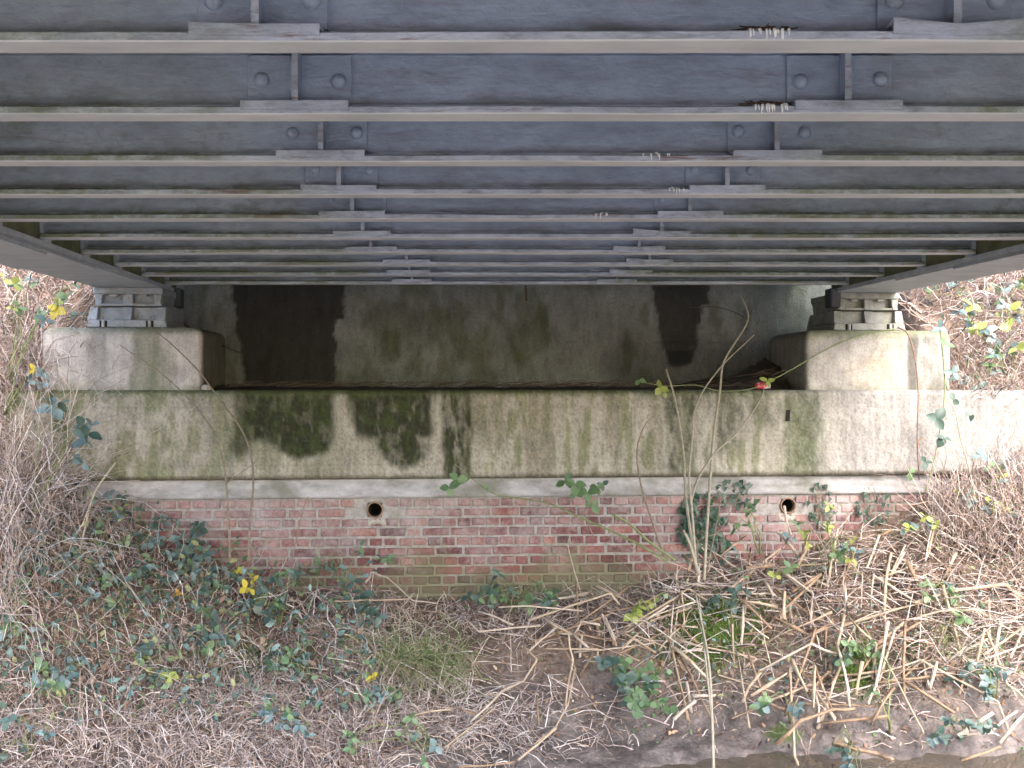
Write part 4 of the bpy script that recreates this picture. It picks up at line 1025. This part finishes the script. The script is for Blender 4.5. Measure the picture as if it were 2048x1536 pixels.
def where(path):
    x = sum(p[0] for p in path)/len(path); y = sum(p[1] for p in path)/len(path)
    if x < 900: return 'left of the grass tuft' if y > 1250 else 'under the middle of the brick wall'
    if x < 1130: return 'on the middle bank below the bricks' if y < 1290 else 'beside the muddy scarp'
    if x < 1340: return 'above the muddy scarp' if y < 1290 else 'around the low herb clump' if y < 1430 else 'on the mud below the herb clump'
    if y > 1425: return 'on the wet mud left of the long pale stem' if x < 1420 else 'at the waterline below the cane tangle' if x < 1800 else 'at the right corner of the waterline'
    if y < 1100: return 'against the bricks near the right weep pipe' if x < 1750 else 'high on the bank right of the brick wall'
    if x < 1520: return 'at the foot of the sapling clump' if y < 1200 else 'across the mossy ground by the long pale stem'
    if x < 1720: return 'under the right weep pipe' if y < 1210 else 'in the middle of the right-hand tangle' if y < 1320 else 'low in the right-hand tangle'
    if x < 1900: return 'near the top of the right-hand tangle' if y < 1210 else 'right of the glossy bramble sprig' if y < 1320 else 'above the trailing green bramble'
    return 'at the right edge of the upper bank' if y < 1210 else 'at the right edge of the middle bank' if y < 1320 else 'at the right edge of the lower bank'
def cane(path, r, mk, lifts):
    pts = []
    for (x, y), lf in zip(path, lifts):
        q = hit(x, y, lift=lf); pts.append(q)
    lim = max(q.y for q in pts)
    # keep each piece roughly parallel to the bank instead of running deep into it
    mean = sum(q.y for q in pts)/len(pts)
    pts = [P(x, y, mean+(q.y-mean)*.6) for (x, y), q in zip(path, pts)]
    mb = MB(); full = []
    for i in range(len(pts)-1):
        L_ = (pts[i+1]-pts[i]).length; k = max(2, int(L_/.16))
        for j in range(k): full.append(pts[i].lerp(pts[i+1], j/k)+Vector((RV.gauss(0, .003), RV.gauss(0, .003), RV.gauss(0, .003))))
    full.append(pts[-1]); n_ = len(full); rr = []; pp = []
    for i, p in enumerate(full):
        if 0 < i < n_-1:      # nodes of the cane: a slight swelling
            t = (full[i+1]-full[i-1]).normalized()
            pp += [p-t*.010, p, p+t*.010]; rr += [r*.95, r*1.22, r*.92]
        else: pp.append(p); rr.append(r*RV.uniform(.8, 1.0))
    mb.tube(pp, rr, 7)
    nv = len(pp); fl = RV.uniform(.62, 1.0); ax_ = Vector((RV.gauss(0, 1), RV.gauss(0, 1), RV.gauss(0, 1))).normalized()
    for q in range(nv):
        for e in range(7):
            v_ = Vector(mb.v[q*7+e]); dv = v_-pp[q]; mb.v[q*7+e] = tuple(pp[q]+dv-ax_*dv.dot(ax_)*(1-fl)+(Vector((RV.gauss(0, 1), RV.gauss(0, 1), RV.gauss(0, 1)))*r*(.45 if q in (0, nv-1) else .06)))
    o = mb.build('broken_cane', M[mk], None, True)
    dx, dy = path[-1][0]-path[0][0], path[-1][1]-path[0][1]
    shape = 'twice-bent' if len(path) > 3 else 'bent' if len(path) == 3 else 'upright' if abs(dy) > 1.6*abs(dx) else 'level' if abs(dy) < .35*abs(dx) else 'slanting'
    size = 'thick' if r > .0115 else 'thin' if r < .0085 else 'broken'
    tag(o, '%s %s %s cane %s' % (size, SHADE[mk], shape, where(path)), 'cane', 'broken canes on the bank')
MK = ['cane', 'cane', 'cane3', 'cane2', 'cane3']
for path in A3+A2+A8:
    cane(path, RV.uniform(.0085, .0145) if path[0][0] > 1300 and path[0][1] > 1035 else RV.uniform(.0045, .0085), RV.choice(MK), [RV.uniform(.15, .28) for _ in path])
for j in range(90):
    x = RV.uniform(1120, 2060); lo_ = np.interp(x, [1120, 1350, 1500, 1750, 2060], [1195, 1180, 1130, 1100, 1010]); y = RV.uniform(lo_, 1440 if x > 1350 else 1330)
    L_ = RV.uniform(45, 190); an = RV.choice([RV.gauss(.4, .5), RV.gauss(-.5, .4), RV.gauss(1.45, .3)])
    path = [(x-L_/2*math.cos(an), y-L_/2*math.sin(an)), (x+L_/2*math.cos(an), y+L_/2*math.sin(an))]
    if RV.random() < .3: path.append((path[1][0]+RV.uniform(-60, 60), path[1][1]+RV.uniform(10, 70)))
    if min(p[1] for p in path) < lo_-45: continue
    cane(path, RV.uniform(.006, .0115), RV.choice(MK+['cane2', 'cane2']), [RV.uniform(.05, .20) for _ in path])

# ------------------------------------------------------------------ uncountable dry stems, grass and litter
def stems_mesh(name, roots, dirs, lens, rad, cols, droop, segs=5, wob=.03, mat_=None, label=None, sides=3, taper=.35):
    n_ = len(roots); t = np.linspace(0, 1, segs+1)[None, :, None]
    dirs = dirs/np.linalg.norm(dirs, axis=1, keepdims=True)
    pts = roots[:, None, :]+dirs[:, None, :]*lens[:, None, None]*t
    pts[..., 2] -= (droop*lens)[:, None]*(t[..., 0]**2)
    wv1 = np.cumsum(RNG.normal(0, 1, (n_, segs+1, 3)), 1)*wob; wv1[:, 0] = 0
    pts = pts+wv1*lens[:, None, None]
    tang = np.gradient(pts, axis=1); tang /= np.linalg.norm(tang, axis=2, keepdims=True)+1e-9
    ref = np.where(np.abs(tang[..., 2:3]) > .8, np.array([1., 0, 0]), np.array([0, 0, 1.]))
    u = np.cross(tang, ref); u /= np.linalg.norm(u, axis=2, keepdims=True)+1e-9; w = np.cross(tang, u)
    r_ = rad[:, None, None]*(1-(1-taper)*t)
    rings = [pts+(u*math.cos(a)+w*math.sin(a))*r_ for a in [2*math.pi*k/sides for k in range(sides)]]
    Vv = np.stack(rings, 2).reshape(-1, 3)
    base = grid_faces(segs+1, sides, True)
    Q = (base[None]+(np.arange(n_)*(segs+1)*sides)[:, None, None]).reshape(-1, 4)
    col_ = np.repeat(cols, (segs+1)*sides, 0)
    o = put(name, np_mesh(name, Vv, Q, mat_ or M['straw'], col_))
    tag(o, label, name.split('_')[-1], kind='stuff'); return o
PAL = np.array([[.36, .265, .215], [.46, .37, .31], [.53, .45, .405], [.24, .165, .135], [.40, .32, .305], [.60, .54, .515], [.13, .092, .072]])
def pick(n_, w=None): 
    c = PAL[RNG.choice(len(PAL), n_, p=w)]; return np.clip(c*RNG.uniform(.7, 1.25, (n_, 1)), 0, 1)
def bank_roots(n_, fx, lift=0.0, clump=False):
    """n_ points on the bank inside a pixel region: fx() gives arrays (px, py)"""
    x, y = fx(n_); d = np.linspace(5.4, 11, 260)[None, :]
    X = (x[:, None]-1024)/F*d; Z = E-(y[:, None]-768)/F*d
    g = ground_z(X, np.repeat(d, len(x), 0), False); hitm = Z <= g
    k = np.argmax(hitm, 1); ok = hitm.any(1)
    dd = d[0, k]; Xr = (x-1024)/F*dd
    a, b = ab_local(Xr, dd); ok &= ~((b > .03) & (np.abs(a-.05) < 3.6))
    if clump:
        bare = np.maximum.reduce([blob(x, y, 1420, 1272, 110, 62, 71)*.8, blob(x, y, 1715, 1345, 55, 45, 72)*.8, blob(x, y, 1160, 1330, 95, 85, 76, .5)*.75, blob(x, y, 640, 1330, 60, 35, 77)*.8, sstep(1385, 1425, y)*(x > 1280)*.8])
        ok &= RNG.random(len(x)) > bare
    if clump: ok &= RNG.random(len(x)) < .4+.6*sstep(.34, .52, fbm(x/75, y/42, 401, 3))
    r_ = np.stack([Xr, dd, ground_z(Xr, dd)+lift], 1); return r_[ok], x[ok], y[ok]
def dirs_(n_, up, spread, fwd=-.25):
    v = RNG.normal(0, spread, (n_, 3)); v[:, 2] = np.abs(v[:, 2])*.5+up; v[:, 1] += fwd; return v
def uni(x0, x1, y0, y1): return lambda n_: (RNG.uniform(x0, x1, n_), RNG.uniform(y0, y1, n_))
def dry(name, label, n_, fx, lens, rad, up, spread, droop, w=None, wob=.026, segs=6, lift=0, fwd=-.25):
    r_, x, y = bank_roots(n_, fx, lift, True); k = len(r_)
    stems_mesh(name, r_, dirs_(k, up, spread, fwd), RNG.uniform(*lens, k), RNG.uniform(*rad, k), pick(k, w), RNG.uniform(0, droop, k), segs, wob, None, label)
dry('left_bank_dry_stems', 'tangle of thin brown dry stems covering the left bank', 10000, lambda n_: (RNG.uniform(-260, 760, n_), 980+RNG.beta(1.4, 1.2, n_)*640), (.10, .50), (.002, .0055), .55, .55, 1.1)
dry('left_corner_dry_stems', 'tall brown stems crowding the left end of the shelf', 2000, lambda n_: (np.abs(RNG.normal(0, 190, n_))-250, RNG.uniform(930, 1180, n_)), (.25, .85), (.0025, .0055), .9, .45, .8)
dry('middle_bank_dry_stems', 'fine dry grass stems over the middle of the bank', 3000, lambda n_: (RNG.uniform(620, 1380, n_), 1170+RNG.beta(1, 1.8, n_)*150), (.08, .32), (.002, .0045), .35, .6, 1.0, [.16, .2, .2, .12, .14, .12, .06])
dry('lower_middle_dry_stems', 'bleached dry stems heaped at the lower middle of the bank', 3600, lambda n_: (RNG.normal(690, 210, n_), RNG.normal(1450, 50, n_)), (.10, .42), (.0022, .0055), .25, .8, .8, [.10, .18, .25, .08, .14, .21, .04])
dry('right_bank_dry_stems', 'tangle of straw and thin dry stems on the right bank', 5000, lambda n_: (RNG.uniform(1330, 2340, n_), np.clip(RNG.normal(1210, 110, n_), 1000, 1420)), (.08, .32), (.0022, .0058), .28, .8, 1.0, [.2, .2, .14, .2, .12, .06, .08])
dry('mud_edge_dry_stems', 'sparse dry stems stuck in the wet mud', 600, uni(1150, 2080, 1400, 1510), (.05, .26), (.002, .0048), .3, .7, .6)
dry('right_corner_dry_stems', 'thin reddish stems at the right end of the shelf', 1800, uni(1880, 2150, 900, 1100), (.12, .5), (.0022, .005), .6, .5, .7)
dry('right_bank_straws', 'long straight straws matted over the right-hand bank', 1250, lambda n_: (RNG.uniform(1300, 2340, n_), np.clip(RNG.normal(1210, 120, n_), 980, 1430)), (.15, .55), (.0035, .0065), .12, .9, .25, [.12, .26, .26, .08, .1, .16, .02], .008, 4, .06)
dry('middle_bank_straws', 'thin pale straws lying over the middle bank', 420, lambda n_: (RNG.uniform(700, 1340, n_), RNG.uniform(1190, 1480, n_)), (.12, .45), (.003, .0055), .1, .9, .25, None, .01, 4, .05)
dry('right_end_thicket', 'tall thin stems hiding the right end of the shelf', 3800, lambda n_: (RNG.uniform(1850, 2400, n_), RNG.uniform(900, 1130, n_)), (.25, .85), (.0025, .005), .9, .5, .9, [.2, .2, .14, .18, .16, .06, .06], .03, 7)
def back_field(name, label, n_, ax, bx_, lens, rad, w, up, droop=.6):
    a = RNG.uniform(*ax, n_); b = RNG.uniform(*bx_, n_)
    X = a*CA-b*SA; Y = AB_Y+a*SA+b*CA
    r_ = np.stack([X, Y, ground_z(X, Y)], 1)
    stems_mesh(name, r_, dirs_(n_, up, .65, -.3), RNG.uniform(*lens, n_), RNG.uniform(*rad, n_), pick(n_, w), RNG.uniform(0, droop, n_), 7, .035, None, label)
back_field('left_embankment_stems', 'thicket of brown bramble stems on the embankment left of the bridge', 7000, (-6.6, -3.58), (-.6, 3.2), (.25, .9), (.003, .007), [.25, .15, .1, .2, .15, .05, .1], .5)
back_field('left_shelf_thicket', 'tall grey twigs standing beside the left bearing block and over the shelf end', 4200, (-4.9, -3.36), (-.85, .35), (.5, 1.7), (.002, .0048), [.15, .2, .2, .1, .15, .15, .05], 1.0, 1.1)
back_field('right_embankment_stems', 'thicket of pale bramble stems on the embankment right of the bridge', 5200, (3.62, 7.2), (.25, 3.6), (.25, .8), (.003, .007), [.22, .22, .14, .16, .14, .06, .06], .45)
def leaf_scatter(name, label, pts, size, pal, mat_):
    n_ = len(pts); L_ = np.array([[-.25, .35, .02], [0, 0, 0], [.25, .35, .02], [0, .4, -.05], [.2, .75, .0], [0, 1, -.12], [-.2, .75, .0]])
    F_ = np.array([[1, 3, 0, 0], [1, 2, 3, 3], [0, 3, 6, 6], [3, 2, 4, 4], [3, 5, 6, 6], [3, 4, 5, 5]])
    F3 = F_[:, :3]
    q = RNG.normal(0, 1, (n_, 4)); q[:, 0] += 1.2; q /= np.linalg.norm(q, axis=1, keepdims=True)
    w, x, y, z = q.T
    R = np.stack([1-2*(y*y+z*z), 2*(x*y-z*w), 2*(x*z+y*w), 2*(x*y+z*w), 1-2*(x*x+z*z), 2*(y*z-x*w), 2*(x*z-y*w), 2*(y*z+x*w), 1-2*(x*x+y*y)], 1).reshape(-1, 3, 3)
    Vv = np.einsum('nij,kj->nki', R, L_)*RNG.uniform(*size, n_)[:, None, None]+pts[:, None, :]
    Q = (F3[None]+(np.arange(n_)*7)[:, None, None]).reshape(-1, 3)
    c = pal[RNG.choice(len(pal), n_)]*RNG.uniform(.7, 1.25, (n_, 1))
    tag(put(name, np_mesh(name, Vv.reshape(-1, 3), Q, mat_, np.repeat(np.clip(c, 0, 1), 7, 0))), label, 'leaves', kind='stuff')
LP = np.array([[.055, .095, .075], [.10, .16, .145], [.11, .165, .085], [.15, .22, .20], [.22, .235, .11], [.19, .13, .10], [.09, .14, .11]])
DP = np.array([[.22, .13, .08], [.32, .21, .13], [.14, .08, .05], [.40, .31, .22], [.10, .16, .07]])
r1 = bank_roots(2600, lambda n_: (RNG.uniform(-40, 760, n_), RNG.uniform(960, 1500, n_)), .12)[0]; r1[:, 2] += RNG.uniform(0, .22, len(r1))
leaf_scatter('left_bank_small_leaves', 'small green leaves scattered through the left bank', r1, (.03, .075), LP, M['straw'])
r1 = bank_roots(1700, lambda n_: (RNG.uniform(1250, 2100, n_), RNG.uniform(960, 1420, n_)), .05)[0]; r1[:, 2] += RNG.uniform(0, .08, len(r1))
leaf_scatter('right_bank_small_leaves', 'small green leaves scattered through the right-hand canes', r1, (.022, .055), LP, M['straw'])
r1 = bank_roots(2600, uni(-50, 2090, 1130, 1500), .01)[0]
leaf_scatter('bank_leaf_litter', 'brown leaf litter lying over the bank', r1, (.02, .055), DP, M['straw'])
def emb_pts(n_, ax, bx_, lo, hi):
    a = RNG.uniform(*ax, n_); b = RNG.uniform(*bx_, n_); X = a*CA-b*SA; Y = AB_Y+a*SA+b*CA
    return np.stack([X, Y, ground_z(X, Y)+RNG.uniform(lo, hi, n_)], 1)
leaf_scatter('left_embankment_leaves', 'small leaves through the left embankment thicket', emb_pts(900, (-6.5, -3.6), (-.6, 3), .05, .6), (.04, .09), np.concatenate([LP, DP]), M['straw'])
leaf_scatter('right_embankment_leaves', 'small pale leaves through the right embankment thicket', emb_pts(1300, (3.65, 7), (.3, 3.4), .05, .5), (.04, .09), LP, M['straw'])
# moss cushions
mr, mx_, my_ = bank_roots(9000, lambda n_: (np.concatenate([RNG.normal(1415, 62, n_//2), RNG.normal(1715, 25, n_//4), RNG.normal(500, 55, n_-n_//2-n_//4)]), np.concatenate([RNG.normal(1272, 36, n_//2), RNG.normal(1345, 25, n_//4), RNG.normal(1330, 18, n_-n_//2-n_//4)])))
stems_mesh('bank_moss', mr, dirs_(len(mr), .9, .4), RNG.uniform(.012, .045, len(mr)), RNG.uniform(.002, .004, len(mr)), np.array([[.11, .175, .035]])*RNG.uniform(.5, 1.5, (len(mr), 1)), np.zeros(len(mr)), 2, .05, None, 'bright green moss patches on the bank')
# green grass tufts
def tuft(label, cx, cy, n_, ln, spread_px):
    roots, x, y = bank_roots(n_, lambda q: (RNG.normal(cx, spread_px, q), RNG.normal(cy, spread_px*.45, q)))
    k = len(roots); T = empty('grass_tuft', tuple(roots.mean(0))); tag(T, label, 'grass', 'green grass tufts')
    cols = np.array([[.12, .18, .06], [.19, .26, .10], [.34, .33, .19], [.40, .34, .24]])[RNG.choice(4, k)]*RNG.uniform(.8, 1.2, (k, 1))
    v = RNG.normal(0, .35, (k, 3)); v[:, 2] = .8; v[:, 1] -= .35
    o = stems_mesh('blades', roots, v, RNG.uniform(*ln, k), RNG.uniform(.002, .0042, k), cols, RNG.uniform(.35, .85, k), 8, .012, None, None, 3, .15)
    for key in ('label', 'category'):
        if key in o: del o[key]
    o.parent = T; o.matrix_parent_inverse = WM[T.name].inverted()
tuft('arching green grass tuft in the middle of the lower bank', 845, 1350, 620, (.3, .7), 45)
tuft('small green grass tuft left of the large one', 730, 1290, 120, (.12, .3), 25)
tuft('thin grass among the canes on the right', 1880, 1300, 160, (.15, .4), 60)

# ------------------------------------------------------------------ canes that would share a label are told apart by their order
same = {}
for o in SC.objects:
    if o.parent is None and o.get('category') == 'cane': same.setdefault(o['label'], []).append(o)
NUM = ['', '', 'two', 'three', 'four', 'five', 'six', 'seven', 'eight', 'nine', 'ten']; ORD = ['', 'second', 'third', 'fourth', 'fifth', 'sixth', 'seventh', 'eighth', 'ninth']
for lab_, os_ in same.items():
    if len(os_) < 2 or len(os_) > 10: continue
    os_.sort(key=lambda o: sum(v.co.x/max(v.co.y, .1) for v in o.data.vertices)/len(o.data.vertices))
    for i, o in enumerate(os_):
        o['label'] = ('leftmost' if i == 0 else 'rightmost' if i == len(os_)-1 else ORD[i]+'-left')+' of '+NUM[len(os_)]+': '+lab_
